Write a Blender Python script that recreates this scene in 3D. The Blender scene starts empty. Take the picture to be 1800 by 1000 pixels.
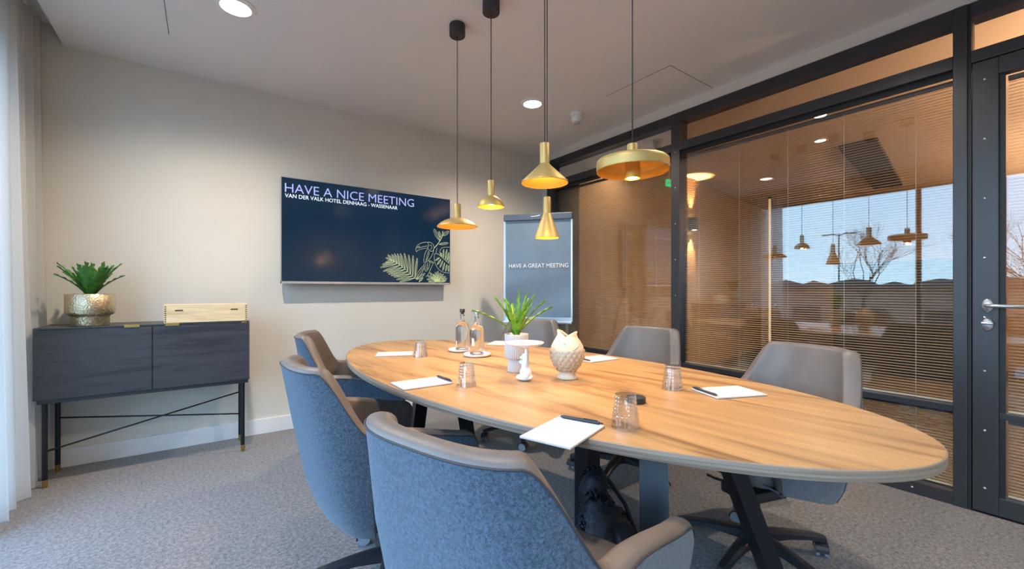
import bpy, bmesh, math, random
from mathutils import Vector, Matrix
PI = math.pi
random.seed(7)
SC = bpy.context.scene
COL = SC.collection

# ---------------------------------------------------------------- camera, sky, exposure
EYE = (0.0, 0.0, 1.13)
cam = bpy.data.cameras.new('camera'); cam.sensor_width = 36.0; cam.lens = 15.04
cam.shift_y = 0.005; cam.clip_start = 0.03; cam.clip_end = 400
camo = bpy.data.objects.new('camera', cam); COL.objects.link(camo)
camo.location = EYE; camo.rotation_euler = (PI/2, 0, -math.asin(0.5824))
SC.camera = camo
SC.view_settings.view_transform = 'Standard'; SC.view_settings.look = 'None'
SC.view_settings.exposure = 0.6; SC.view_settings.gamma = 1.0
SC.view_settings.use_curve_mapping = False
SC.cycles.max_bounces = 10; SC.cycles.transparent_max_bounces = 32
SC.cycles.transmission_bounces = 10; SC.cycles.sample_clamp_indirect = 6
SC.cycles.use_denoising = True
SC.cycles.caustics_reflective = False

W = bpy.data.worlds.new('sky'); SC.world = W; W.use_nodes = True
wn = W.node_tree; wn.nodes.clear()
wo = wn.nodes.new('ShaderNodeOutputWorld'); bg = wn.nodes.new('ShaderNodeBackground')
tc = wn.nodes.new('ShaderNodeTexCoord'); sp = wn.nodes.new('ShaderNodeSeparateXYZ'); rp = wn.nodes.new('ShaderNodeValToRGB')
wn.links.new(tc.outputs['Generated'], sp.inputs[0]); wn.links.new(sp.outputs['Z'], rp.inputs[0])
rp.color_ramp.elements[0].position = 0.0; rp.color_ramp.elements[0].color = (0.50, 0.78, 1.0, 1)
rp.color_ramp.elements[1].position = 0.6; rp.color_ramp.elements[1].color = (0.22, 0.46, 0.86, 1)
wn.links.new(rp.outputs[0], bg.inputs[0]); bg.inputs[1].default_value = 6.0
wn.links.new(bg.outputs[0], wo.inputs[0])

def light(name, kind, loc, energy, color, rot=(0, 0, 0), size=0.1, spot=None, blend=0.5, parent=None):
    l = bpy.data.lights.new(name, kind); l.energy = energy; l.color = color
    if kind == 'AREA': l.shape = 'DISK'; l.size = size
    else: l.shadow_soft_size = size
    if kind == 'SPOT': l.spot_size = spot; l.spot_blend = blend
    o = bpy.data.objects.new(name, l); COL.objects.link(o); o.location = loc; o.rotation_euler = rot
    if parent: o.parent = parent
    return o
# portal over the window opening (samples the sky that shines through the glass; adds no light)
pl = bpy.data.lights.new('window_portal', 'AREA'); pl.shape = 'RECTANGLE'; pl.size = 5.0; pl.size_y = 2.4; pl.cycles.is_portal = True
plo = bpy.data.objects.new('window_portal', pl); COL.objects.link(plo)
plo.location = (-1.12, 0.9, 1.3); plo.rotation_euler = (PI/2, 0, -PI/2)

WARM = (1.0, 0.85, 0.70); AMBER = (1.0, 0.56, 0.24)
E_DOWN = 78.0; E_PEND = 10.0; E_LOBBY = 75.0

# ---------------------------------------------------------------- materials
def lin(c): return tuple(((x/255.0)/12.92 if x/255.0 <= 0.04045 else ((x/255.0+0.055)/1.055)**2.4) for x in c)
class NT:
    def __init__(s, name):
        s.m = bpy.data.materials.new(name); s.m.use_nodes = True; s.t = s.m.node_tree
        s.b = s.t.nodes['Principled BSDF']; s.out = s.t.nodes['Material Output']
    def n(s, kind, **kw):
        x = s.t.nodes.new(kind)
        for k, v in kw.items():
            if k in x.inputs: x.inputs[k].default_value = v
            else: setattr(x, k, v)
        return x
    def l(s, a, b): s.t.links.new(a, b)
def mat(name, c, rough=0.5, metal=0.0, emit=None, es=0.0, noise=0.0, scale=60.0, bump=0.0, bscale=200.0, stretch=(1, 1, 1), coat=0.0, spec=0.5, c2=None, detail=4.0, sheen=0.0):
    t = NT(name); b = t.b
    b.inputs['Base Color'].default_value = (*c, 1); b.inputs['Roughness'].default_value = rough
    b.inputs['Metallic'].default_value = metal; b.inputs['Specular IOR Level'].default_value = spec
    b.inputs['Coat Weight'].default_value = coat; b.inputs['Sheen Weight'].default_value = sheen
    if emit: b.inputs['Emission Color'].default_value = (*emit, 1); b.inputs['Emission Strength'].default_value = es
    tcd = t.n('ShaderNodeTexCoord'); mp = t.n('ShaderNodeMapping'); mp.inputs['Scale'].default_value = stretch
    t.l(tcd.outputs['Object'], mp.inputs[0])
    nz = t.n('ShaderNodeTexNoise', Scale=scale, Detail=detail); t.l(mp.outputs[0], nz.inputs['Vector'])
    rr = t.n('ShaderNodeValToRGB')
    c2 = c2 or tuple(x*(1-noise) for x in c)
    rr.color_ramp.elements[0].position = 0.32; rr.color_ramp.elements[0].color = (*c2, 1)
    rr.color_ramp.elements[1].position = 0.68; rr.color_ramp.elements[1].color = (*c, 1)
    t.l(nz.outputs['Fac'], rr.inputs[0]); t.l(rr.outputs[0], b.inputs['Base Color'])
    if bump:
        n2 = t.n('ShaderNodeTexNoise', Scale=bscale, Detail=3.0); t.l(tcd.outputs['Object'], n2.inputs['Vector'])
        bm_ = t.n('ShaderNodeBump', Strength=bump, Distance=0.004); t.l(n2.outputs['Fac'], bm_.inputs['Height']); t.l(bm_.outputs[0], b.inputs['Normal'])
    return t.m
def mat_glass_pane(name, tint=(1, 1, 1), ior=1.5, gain=1.0):
    t = NT(name); t.t.nodes.remove(t.b)
    fr = t.n('ShaderNodeFresnel', IOR=ior); tr = t.n('ShaderNodeBsdfTransparent'); gl = t.n('ShaderNodeBsdfGlossy', Roughness=0.0)
    tr.inputs[0].default_value = (*tint, 1)
    ml = t.n('ShaderNodeMath', operation='MULTIPLY'); ml.inputs[1].default_value = gain; ml.use_clamp = True
    mx = t.n('ShaderNodeMixShader'); t.l(fr.outputs[0], ml.inputs[0]); t.l(ml.outputs[0], mx.inputs[0])
    t.l(tr.outputs[0], mx.inputs[1]); t.l(gl.outputs[0], mx.inputs[2]); t.l(mx.outputs[0], t.out.inputs[0])
    return t.m
def mat_glass(name, tint=(1, 1, 1), rough=0.0, ior=1.45):
    t = NT(name); b = t.b
    b.inputs['Base Color'].default_value = (*tint, 1); b.inputs['Roughness'].default_value = rough
    b.inputs['Transmission Weight'].default_value = 1.0; b.inputs['IOR'].default_value = ior
    tcd = t.n('ShaderNodeTexCoord'); nz = t.n('ShaderNodeTexNoise', Scale=8.0); t.l(tcd.outputs['Object'], nz.inputs['Vector'])
    bm_ = t.n('ShaderNodeBump', Strength=0.02, Distance=0.002); t.l(nz.outputs['Fac'], bm_.inputs['Height']); t.l(bm_.outputs[0], b.inputs['Normal'])
    return t.m
def mat_tumbler():
    t = NT('cut_glass'); t.t.nodes.remove(t.b)
    lw = t.n('ShaderNodeLayerWeight', Blend=0.35); tr = t.n('ShaderNodeBsdfTransparent'); gl = t.n('ShaderNodeBsdfGlossy', Roughness=0.03)
    tr.inputs[0].default_value = (0.975, 0.98, 0.985, 1)
    mr = t.n('ShaderNodeMapRange'); mr.inputs[3].default_value = 0.10; mr.inputs[4].default_value = 0.85
    m1 = t.n('ShaderNodeMixShader'); t.l(lw.outputs['Facing'], mr.inputs[0]); t.l(mr.outputs[0], m1.inputs[0]); t.l(tr.outputs[0], m1.inputs[1]); t.l(gl.outputs[0], m1.inputs[2])
    t.l(m1.outputs[0], t.out.inputs[0]); return t.m
def mat_wood(name, light_c, dark_c, mid_c, rough=0.42, along='Y', scale=1.0, bump=0.15):
    t = NT(name); b = t.b; b.inputs['Roughness'].default_value = rough
    tcd = t.n('ShaderNodeTexCoord'); mp = t.n('ShaderNodeMapping')
    s = {'Y': (9, 0.9, 9), 'X': (0.9, 9, 9), 'Z': (9, 9, 0.9)}[along]; mp.inputs['Scale'].default_value = tuple(scale*q for q in s)
    t.l(tcd.outputs['Object'], mp.inputs[0])
    n1 = t.n('ShaderNodeTexNoise', Scale=1.3, Detail=6.0, Roughness=0.6, Distortion=0.7); t.l(mp.outputs[0], n1.inputs['Vector'])
    mp2 = t.n('ShaderNodeMapping'); mp2.inputs['Scale'].default_value = tuple(scale*q*(7 if q > 1 else 2) for q in s); t.l(tcd.outputs['Object'], mp2.inputs[0])
    n2 = t.n('ShaderNodeTexNoise', Scale=2.0, Detail=5.0, Roughness=0.7); t.l(mp2.outputs[0], n2.inputs['Vector'])
    r1 = t.n('ShaderNodeValToRGB'); e = r1.color_ramp.elements
    e[0].position = 0.36; e[0].color = (*dark_c, 1); e[1].position = 0.58; e[1].color = (*light_c, 1)
    m_ = e.new(0.45); m_.color = (*mid_c, 1)
    t.l(n1.outputs['Fac'], r1.inputs[0])
    r2 = t.n('ShaderNodeValToRGB'); r2.color_ramp.elements[0].position = 0.35; r2.color_ramp.elements[0].color = (0.78, 0.76, 0.74, 1)
    r2.color_ramp.elements[1].position = 0.6; r2.color_ramp.elements[1].color = (1, 1, 1, 1); t.l(n2.outputs['Fac'], r2.inputs[0])
    mx = t.n('ShaderNodeMix'); mx.data_type = 'RGBA'; mx.blend_type = 'MULTIPLY'; mx.inputs[0].default_value = 0.95
    t.l(r1.outputs[0], mx.inputs[6]); t.l(r2.outputs[0], mx.inputs[7]); t.l(mx.outputs[2], b.inputs['Base Color'])
    bm_ = t.n('ShaderNodeBump', Strength=bump, Distance=0.002); t.l(n2.outputs['Fac'], bm_.inputs['Height']); t.l(bm_.outputs[0], b.inputs['Normal'])
    return t.m
def mat_felt(name, a, c, scale=260):
    t = NT(name); b = t.b; b.inputs['Roughness'].default_value = 0.95; b.inputs['Specular IOR Level'].default_value = 0.15
    b.inputs['Sheen Weight'].default_value = 0.35
    tcd = t.n('ShaderNodeTexCoord')
    n1 = t.n('ShaderNodeTexNoise', Scale=scale, Detail=3.0, Roughness=0.75, Distortion=1.2); t.l(tcd.outputs['Object'], n1.inputs['Vector'])
    n2 = t.n('ShaderNodeTexNoise', Scale=scale*0.28, Detail=2.0); t.l(tcd.outputs['Object'], n2.inputs['Vector'])
    ad = t.n('ShaderNodeMath', operation='MULTIPLY_ADD'); ad.inputs[1].default_value = 0.4; t.l(n2.outputs['Fac'], ad.inputs[0]); t.l(n1.outputs['Fac'], ad.inputs[2])
    r = t.n('ShaderNodeValToRGB'); r.color_ramp.elements[0].position = 0.55; r.color_ramp.elements[0].color = (*a, 1)
    r.color_ramp.elements[1].position = 0.86; r.color_ramp.elements[1].color = (*c, 1); t.l(ad.outputs[0], r.inputs[0]); t.l(r.outputs[0], b.inputs['Base Color'])
    bm_ = t.n('ShaderNodeBump', Strength=0.5, Distance=0.003); t.l(n1.outputs['Fac'], bm_.inputs['Height']); t.l(bm_.outputs[0], b.inputs['Normal'])
    return t.m
def mat_sheer(name):
    t = NT(name); t.t.nodes.remove(t.b)
    d = t.n('ShaderNodeBsdfDiffuse'); d.inputs[0].default_value = (0.74, 0.73, 0.70, 1)
    tl = t.n('ShaderNodeBsdfTranslucent'); tl.inputs[0].default_value = (0.8, 0.79, 0.76, 1); tr = t.n('ShaderNodeBsdfTransparent')
    m1 = t.n('ShaderNodeMixShader'); m1.inputs[0].default_value = 0.45; t.l(d.outputs[0], m1.inputs[1]); t.l(tl.outputs[0], m1.inputs[2])
    tcd = t.n('ShaderNodeTexCoord'); wv = t.n('ShaderNodeTexNoise', Scale=420.0); t.l(tcd.outputs['Object'], wv.inputs['Vector'])
    mr = t.n('ShaderNodeMapRange'); mr.inputs[3].default_value = 0.05; mr.inputs[4].default_value = 0.2; t.l(wv.outputs['Fac'], mr.inputs[0])
    m2 = t.n('ShaderNodeMixShader'); t.l(mr.outputs[0], m2.inputs[0]); t.l(m1.outputs[0], m2.inputs[1]); t.l(tr.outputs[0], m2.inputs[2]); t.l(m2.outputs[0], t.out.inputs[0])
    return t.m

M = {}
M['wall'] = mat('plaster_beige', lin((212, 208, 198)), 0.9, noise=0.04, scale=3, bump=0.12, bscale=300)
M['ceiling'] = mat('plaster_ceiling', lin((224, 222, 221)), 0.95, noise=0.03, scale=2, bump=0.05)
M['white'] = mat('white_paint', lin((228, 228, 226)), 0.5, noise=0.02)
M['carpet'] = mat_felt('carpet_grey', lin((56, 52, 49)), lin((156, 148, 142)), scale=230)
M['frame'] = mat('charcoal_metal', lin((58, 57, 60)), 0.38, 0.3, noise=0.05, scale=20)
M['frame_dark'] = mat('black_gasket', lin((24, 24, 25)), 0.6, noise=0.1)
M['screw'] = mat('steel_screw', lin((215, 215, 215)), 0.3, 0.9, noise=0.05)
M['pane'] = mat_glass_pane('partition_glass', (0.97, 0.98, 0.98), 1.55, 2.3)
M['pane_back'] = mat_glass_pane('partition_glass_rear', (0.97, 0.98, 0.98), 1.45)
M['pane_clear'] = mat_glass_pane('window_glass', (0.98, 1, 1), 1.45)
M['slat'] = mat('blind_slat_beige', lin((234, 214, 182)), 0.5, 0.0, noise=0.03)
M['cord'] = mat('blind_cord', lin((210, 200, 185)), 0.7, noise=0.05)
M['oak'] = mat_wood('oak_table', lin((180, 144, 98)), lin((128, 95, 61)), lin((165, 130, 86)), 0.38, 'Y', 1.0)
M['oak_edge'] = mat('oak_edge_band', lin((150, 134, 116)), 0.5, c2=lin((108, 92, 78)), scale=1.6, stretch=(1.5, 1.5, 110), detail=5)
M['black'] = mat('black_powder_coat', lin((34, 35, 40)), 0.35, 0.4, noise=0.05, scale=40)
M['plastic'] = mat('black_plastic', lin((38, 38, 42)), 0.42, noise=0.05, bump=0.05)
M['caster'] = mat('grey_caster_tread', lin((150, 156, 162)), 0.4, noise=0.05)
M['felt'] = mat_felt('blue_grey_felt', lin((26, 37, 50)), lin((92, 109, 128)), scale=560)
M['leather'] = mat('taupe_leather', lin((108, 100, 95)), 0.42, noise=0.10, scale=14, bump=0.18, bscale=420, spec=0.45)
M['piping'] = mat('dark_seam', lin((58, 54, 56)), 0.7, noise=0.1)
M['door_wood'] = mat_wood('charcoal_stained_oak', lin((60, 61, 66)), lin((42, 43, 48)), lin((54, 55, 60)), 0.5, 'X', 1.6, 0.5)
M['cab'] = mat('charcoal_lacquer', lin((50, 54, 58)), 0.35, noise=0.08, scale=10)
M['brass'] = mat('brushed_brass', lin((190, 156, 88)), 0.3, 0.9, noise=0.08, scale=60)
M['gold'] = mat('matt_gold', lin((184, 158, 100)), 0.5, 0.6, noise=0.05, scale=30)
M['gold_in'] = mat('gold_inner', lin((224, 164, 66)), 0.42, 0.35, noise=0.05, scale=30)
M['pine'] = mat_wood('pale_pine', lin((238, 214, 170)), lin((214, 184, 138)), lin((230, 203, 158)), 0.55, 'X', 1.4)
M['slot'] = mat('dark_slot', lin((60, 44, 32)), 0.8, noise=0.1)
M['tvframe'] = mat('silver_bezel', lin((196, 196, 198)), 0.3, 0.6, noise=0.03)
M['screen'] = mat('screen_navy', lin((6, 14, 22)), 0.12, emit=lin((10, 48, 76)), es=0.42, noise=0.02)
M['txt1'] = mat('lettering_lilac', lin((120, 130, 190)), 0.5, emit=lin((168, 172, 248)), es=0.62, noise=0.01)
M['txt2'] = mat('lettering_white', lin((190, 200, 210)), 0.5, emit=lin((215, 228, 240)), es=0.6, noise=0.01)
M['art'] = mat('line_art_pale_green', lin((160, 170, 130)), 0.5, emit=lin((196, 204, 156)), es=0.42, noise=0.15, scale=9)
M['chalk'] = mat('slate_sheet', lin((96, 110, 124)), 0.3, noise=0.15, scale=5, detail=6)
M['print'] = mat('white_print', lin((226, 228, 230)), 0.6, noise=0.02)
M['clamp'] = mat('anthracite_clamp', lin((74, 80, 90)), 0.35, 0.3, noise=0.04)
M['silver'] = mat('satin_silver', lin((190, 190, 192)), 0.3, 0.85, noise=0.05)
M['hammered'] = None
M['ceramic'] = mat('white_ceramic', lin((226, 226, 226)), 0.25, noise=0.03, scale=12, coat=0.3)
M['stone'] = mat('pale_grey_ceramic', lin((188, 184, 182)), 0.6, noise=0.05, scale=30)
M['cream'] = mat('cream_earthenware', lin((208, 190, 166)), 0.6, noise=0.07, scale=18, bump=0.1, bscale=90)
M['soil'] = mat('dark_soil', lin((60, 42, 30)), 1.0, noise=0.5, scale=120, bump=1.0, bscale=150)
M['leaf'] = mat('fern_leaf_green', lin((122, 166, 44)), 0.42, c2=lin((58, 112, 24)), scale=22, spec=0.4)
M['leaf2'] = mat('deep_fern_green', lin((92, 146, 58)), 0.4, c2=lin((38, 88, 30)), scale=22, spec=0.4)
M['paper'] = mat('note_paper', lin((208, 203, 200)), 0.8, noise=0.02)
M['ink'] = mat('faint_print', lin((176, 172, 172)), 0.8, noise=0.05)
M['pen'] = mat('dark_pen_plastic', lin((40, 46, 56)), 0.3, noise=0.05)
M['glass'] = mat_glass('clear_glass', (1, 1, 1), 0.0, 1.45)
M['bottle'] = mat_glass('water_filled_glass', (1, 1, 1), 0.0, 1.36)
M['tumbler'] = mat_tumbler()
M['water'] = mat_glass('still_water', (0.98, 0.99, 1.0), 0.0, 1.33)
M['rim'] = mat('brown_rim', lin((120, 80, 50)), 0.5, noise=0.1)
M['led'] = mat('lamp_diffuser', (1, 1, 1), 0.5, emit=(1.0, 0.86, 0.68), es=9.0, noise=0.0)
M['bulb'] = mat('pendant_bulb', (1, 1, 1), 0.5, emit=(1.0, 0.78, 0.45), es=14.0, noise=0.0)
M['bag'] = mat('navy_nylon', lin((26, 30, 42)), 0.6, noise=0.35, scale=18, bump=0.5, bscale=25)
M['lobby_wall'] = mat('lobby_plaster', lin((140, 116, 90)), 0.9, noise=0.05, scale=4)
M['lobby_ceiling'] = mat('lobby_ceiling_plaster', lin((222, 196, 168)), 0.95, noise=0.03, scale=2)
M['lobby_floor'] = mat('lobby_carpet', lin((52, 47, 43)), 0.95, noise=0.4, scale=90)
M['exit'] = mat('exit_sign_green', lin((20, 130, 80)), 0.4, emit=lin((20, 160, 96)), es=1.2, noise=0.02)
M['asphalt'] = mat('red_brown_paving', lin((170, 142, 128)), 0.9, noise=0.25, scale=0.6)
M['brick'] = mat('brown_brick', lin((160, 122, 104)), 0.9, noise=0.25, scale=3)
M['bark'] = mat('bare_bark', lin((52, 48, 46)), 0.9, noise=0.2)
M['hedge'] = mat('dark_hedge_leaves', lin((52, 66, 64)), 0.9, noise=0.5, scale=2)
def hammered():
    t = NT('hammered_champagne_metal'); b = t.b; b.inputs['Base Color'].default_value = (*lin((214, 196, 160)), 1)
    b.inputs['Metallic'].default_value = 1.0; b.inputs['Roughness'].default_value = 0.32
    tcd = t.n('ShaderNodeTexCoord'); v = t.n('ShaderNodeTexVoronoi', Scale=110.0); v.feature = 'SMOOTH_F1'; t.l(tcd.outputs['Object'], v.inputs['Vector'])
    bm_ = t.n('ShaderNodeBump', Strength=0.6, Distance=0.004); t.l(v.outputs['Distance'], bm_.inputs['Height']); t.l(bm_.outputs[0], b.inputs['Normal'])
    return t.m
M['hammered'] = hammered()

# ---------------------------------------------------------------- mesh helpers
def obj(name, bm, m, parent=None, smooth=False, loc=None, recalc=True):
    if recalc: bmesh.ops.recalc_face_normals(bm, faces=bm.faces)
    me = bpy.data.meshes.new(name); bm.to_mesh(me); bm.free()
    if smooth:
        for p in me.polygons: p.use_smooth = True
    me.materials.append(m)
    o = bpy.data.objects.new(name, me); COL.objects.link(o)
    if parent: o.parent = parent
    if loc: o.location = loc
    return o
def autosmooth(o, ang=35):
    me = o.data
    for p in me.polygons: p.use_smooth = True
    try: me.set_sharp_from_angle(angle=math.radians(ang))
    except Exception: pass
    return o
def tag(o, label=None, cat=None, group=None, kind=None):
    if label: o['label'] = label
    if cat: o['category'] = cat
    if group: o['group'] = group
    if kind: o['kind'] = kind
    return o
def thing(name, label, cat, loc=(0, 0, 0), rz=0.0, group=None):
    o = bpy.data.objects.new(name, None); COL.objects.link(o); o.empty_display_size = 0.1
    o.location = loc; o.rotation_euler = (0, 0, rz); return tag(o, label, cat, group)
def struct(name, loc=(0, 0, 0), label=None):
    o = bpy.data.objects.new(name, None); COL.objects.link(o); o.empty_display_size = 0.1; o.location = loc
    return tag(o, label, None, None, 'structure')
def copy_tree(o, parent=None):
    c = o.copy(); COL.objects.link(c); c.parent = parent
    for ch in list(o.children): copy_tree(ch, c)
    return c
def box(bm, x0, x1, y0, y1, z0, z1, mtx=None, bev=0.0):
    vs = [bm.verts.new(Vector(p)) for p in ((x0, y0, z0), (x1, y0, z0), (x1, y1, z0), (x0, y1, z0), (x0, y0, z1), (x1, y0, z1), (x1, y1, z1), (x0, y1, z1))]
    fs = [bm.faces.new([vs[i] for i in f]) for f in ((0, 3, 2, 1), (4, 5, 6, 7), (0, 1, 5, 4), (1, 2, 6, 5), (2, 3, 7, 6), (3, 0, 4, 7))]
    if bev:
        es = list({e for f in fs for e in f.edges})
        r = bmesh.ops.bevel(bm, geom=es, offset=bev, segments=2, profile=0.6, affect='EDGES')
        vs = list({v for f in r['faces'] for v in f.verts} | {v for v in vs if v.is_valid})
    if mtx: bmesh.ops.transform(bm, matrix=mtx, verts=[v for v in vs if v.is_valid])
    return bm
def BX(*a, **k): return box(bmesh.new(), *a, **k)
def tube(bm, pts, r, seg=10, cap=True):
    pts = [Vector(p) for p in pts]; rs = r if isinstance(r, (list, tuple)) else [r]*len(pts)
    rings = []; up = None
    for i, p in enumerate(pts):
        d = (pts[min(i+1, len(pts)-1)] - pts[max(i-1, 0)]).normalized()
        if up is None: up = Vector((0, 0, 1)) if abs(d.z) < 0.9 else Vector((1, 0, 0))
        a = d.cross(up)
        if a.length < 1e-4: up = Vector((0, 1, 0)); a = d.cross(up)
        a.normalize(); b = d.cross(a).normalized(); up = -b if b.dot(up) < 0 else b
        a = d.cross(up).normalized(); b = up = up - d*up.dot(d); b.normalize()
        rings.append([bm.verts.new(p + (a*math.cos(2*PI*k/seg) + b*math.sin(2*PI*k/seg))*rs[i]) for k in range(seg)])
    for A, B in zip(rings, rings[1:]):
        for k in range(seg): bm.faces.new((A[k], A[(k+1) % seg], B[(k+1) % seg], B[k]))
    if cap: bm.faces.new(rings[0][::-1]); bm.faces.new(rings[-1])
    return bm
def TB(*a, **k): return tube(bmesh.new(), *a, **k)
def lathe(bm, prof, seg=40, loc=(0, 0, 0), fn=None, close=False):
    L = Vector(loc); rings = []
    for i, (r, z) in enumerate(prof):
        if r < 1e-6: rings.append([bm.verts.new(L + Vector((0, 0, z)))])
        else:
            ring = []
            for k in range(seg):
                a = 2*PI*k/seg; rr, zz = (fn(r, z, a, i) if fn else (r, z))
                ring.append(bm.verts.new(L + Vector((rr*math.cos(a), rr*math.sin(a), zz))))
            rings.append(ring)
    pairs = list(zip(rings, rings[1:])) + ([(rings[-1], rings[0])] if close else [])
    for A, B in pairs:
        if len(A) == 1 and len(B) == 1: continue
        for k in range(seg):
            k2 = (k+1) % seg
            if len(A) == 1: bm.faces.new((A[0], B[k], B[k2]))
            elif len(B) == 1: bm.faces.new((A[k], A[k2], B[0]))
            else: bm.faces.new((A[k], A[k2], B[k2], B[k]))
    return bm
def LT(*a, **k): return lathe(bmesh.new(), *a, **k)
def strut(a, b, w, h):          # square bar from a to b, w across (horizontal), h the other way
    a, b = Vector(a), Vector(b); d = (b-a).normalized(); s = d.cross(Vector((0, 0, 1)))
    if s.length < 1e-4: s = Vector((1, 0, 0))
    s.normalize(); u = s.cross(d).normalized(); bm = bmesh.new(); R = []
    for p in (a, b): R.append([bm.verts.new(p + s*x*w/2 + u*y*h/2) for x, y in ((-1, -1), (1, -1), (1, 1), (-1, 1))])
    for k in range(4): bm.faces.new((R[0][k], R[0][(k+1) % 4], R[1][(k+1) % 4], R[1][k]))
    bm.faces.new(R[0][::-1]); bm.faces.new(R[1]); return bm
def text(name, body, m, x0, x1, z0, z1, y, parent, thick=0.0008, split=False, mtx=None, offset=0.0):
    """lettering fitted into x0..x1, z0..z1 of a vertical plane that looks towards -Y"""
    cu = bpy.data.curves.new(name, 'FONT'); cu.body = body; cu.extrude = 0.01; cu.resolution_u = 3; cu.offset = offset
    tmp = bpy.data.objects.new('tmp', cu); COL.objects.link(tmp)
    dg = bpy.context.evaluated_depsgraph_get(); me = bpy.data.meshes.new_from_object(tmp.evaluated_get(dg))
    bpy.data.objects.remove(tmp); xs = [v.co.x for v in me.vertices]; ys = [v.co.y for v in me.vertices]
    ax, bx, ay, by = min(xs), max(xs), min(ys), max(ys)
    for v in me.vertices:
        c = v.co; v.co = (x0 + (c.x-ax)/(bx-ax)*(x1-x0), y + (-c.z/0.01)*thick, z0 + (c.y-ay)/(by-ay)*(z1-z0))
    me.name = name; me.materials.clear(); me.materials.append(m)
    if not split:
        o = bpy.data.objects.new(name, me); COL.objects.link(o); o.parent = parent; o['kind'] = 'stuff'; return o
    root = bpy.data.objects.new(name, None); COL.objects.link(root); root.parent = parent; root.empty_display_size = 0.01
    if mtx: me.transform(mtx)
    bm = bmesh.new(); bm.from_mesh(me); todo = set(bm.faces)
    while todo:                                              # one object per letter
        st = [todo.pop()]; isl = []
        while st:
            f = st.pop(); isl.append(f)
            for e in f.edges:
                for g in e.link_faces:
                    if g in todo: todo.discard(g); st.append(g)
        nb = bmesh.new(); mp = {}
        for f in isl:
            for v in f.verts:
                if v not in mp: mp[v] = nb.verts.new(v.co)
            nb.faces.new([mp[v] for v in f.verts])
        obj('letter', nb, m, root, recalc=False)
    bm.free(); bpy.data.meshes.remove(me); return root
def sm(a, b, t): t = max(0.0, min(1.0, t)); return a + (b-a)*(t*t*(3-2*t))
def interp(tab, x):
    if x <= tab[0][0]: return tab[0][1]
    for (a, va), (b, vb) in zip(tab, tab[1:]):
        if x <= b: return sm(va, vb, (x-a)/(b-a))
    return tab[-1][1]
def lerp_tab(tab, x):
    if x <= tab[0][0]: return tab[0][1]
    for (a, va), (b, vb) in zip(tab, tab[1:]):
        if x <= b: return va + (vb-va)*(x-a)/(b-a)
    return tab[-1][1]

# ---------------------------------------------------------------- the room
XL, XR, YB, YF, ZC = -1.0, 3.19, 3.88, -1.9, 2.683       # window wall, partition face, TV wall, wall behind the camera, ceiling
def S(name, bm, m): return tag(obj(name, bm, m), kind='structure')
S('floor', BX(XL-0.15, XR+0.0, YF, YB+0.15, -0.12, 0), M['carpet'])
S('ceiling', BX(-0.735, XR+0.18, YF, YB, ZC, ZC+0.12), M['ceiling'])
S('trim_1', BX(XL-0.15, -0.735, YF, YB, ZC+0.12, ZC+0.2), M['ceiling'])     # raised strip over the curtains
S('wall_back', BX(XL-0.15, 9.2, YB, YB+0.15, 0, 2.95), M['wall'])
S('wall_front', BX(XL-0.15, 9.2, YF-0.15, YF, 0, 2.95), M['wall'])
S('baseboard_back', BX(XL, XR+0.04, YB-0.014, YB, 0, 0.115, bev=0.002), M['white'])
# plaster return and fascia around the glazed partition
S('wall_right', box(box(bmesh.new(), XR+0.01, XR+0.16, YF, YB, 2.60, ZC), XR+0.03, XR+0.16, 3.757, YB, 0, 2.60), M['wall'])
# thin seams of the access panels in the ceiling
def seam(n, a, b, w=0.003):
    S('trim_%d' % n, strut((a[0], a[1], ZC-0.0005), (b[0], b[1], ZC-0.0005), w, 0.002), M['clamp'])
seam(2, (2.617, 1.771), (3.17, 1.777)); seam(3, (2.617, 1.771), (2.617, 2.35)); seam(4, (-0.181, 3.33), (-0.181, 2.6)); seam(5, (-0.5, 3.05), (-0.5, 2.5))

# window wall on the left: glass from near the floor to 2.5 m
wl = struct('wall_left')
obj('lintel', BX(XL-0.15, XL, YF, YB, 2.5, 2.85), M['wall'], wl)
obj('pier', BX(XL-0.15, XL, 3.38, YB, 0, 2.5), M['wall'], wl)
obj('upstand', BX(XL-0.15, XL, YF, 3.38, 0, 0.08), M['wall'], wl)
def glazing(name, x, yy, z0, z1, w=0.05):
    r = struct(name)
    for y in yy: obj('mullion', BX(x-0.05, x+0.01, y-w/2, y+w/2, z0, z1), M['frame'], r)
    for z in (z0+w/2, z1-w/2): obj('rail', BX(x-0.05, x+0.01, yy[0], yy[-1], z-w/2, z+w/2), M['frame'], r)
    for a, b in zip(yy, yy[1:]):
        bm = bmesh.new(); bm.faces.new([bm.verts.new(p) for p in ((x-0.02, a+w/2, z0+w), (x-0.02, b-w/2, z0+w), (x-0.02, b-w/2, z1-w), (x-0.02, a+w/2, z1-w))])
        obj('glass_pane', bm, M['pane_clear'], r)
glazing('window_1', XL-0.06, [YF+0.03, -0.25, 1.45, 3.36], 0.08, 2.5)

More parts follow.
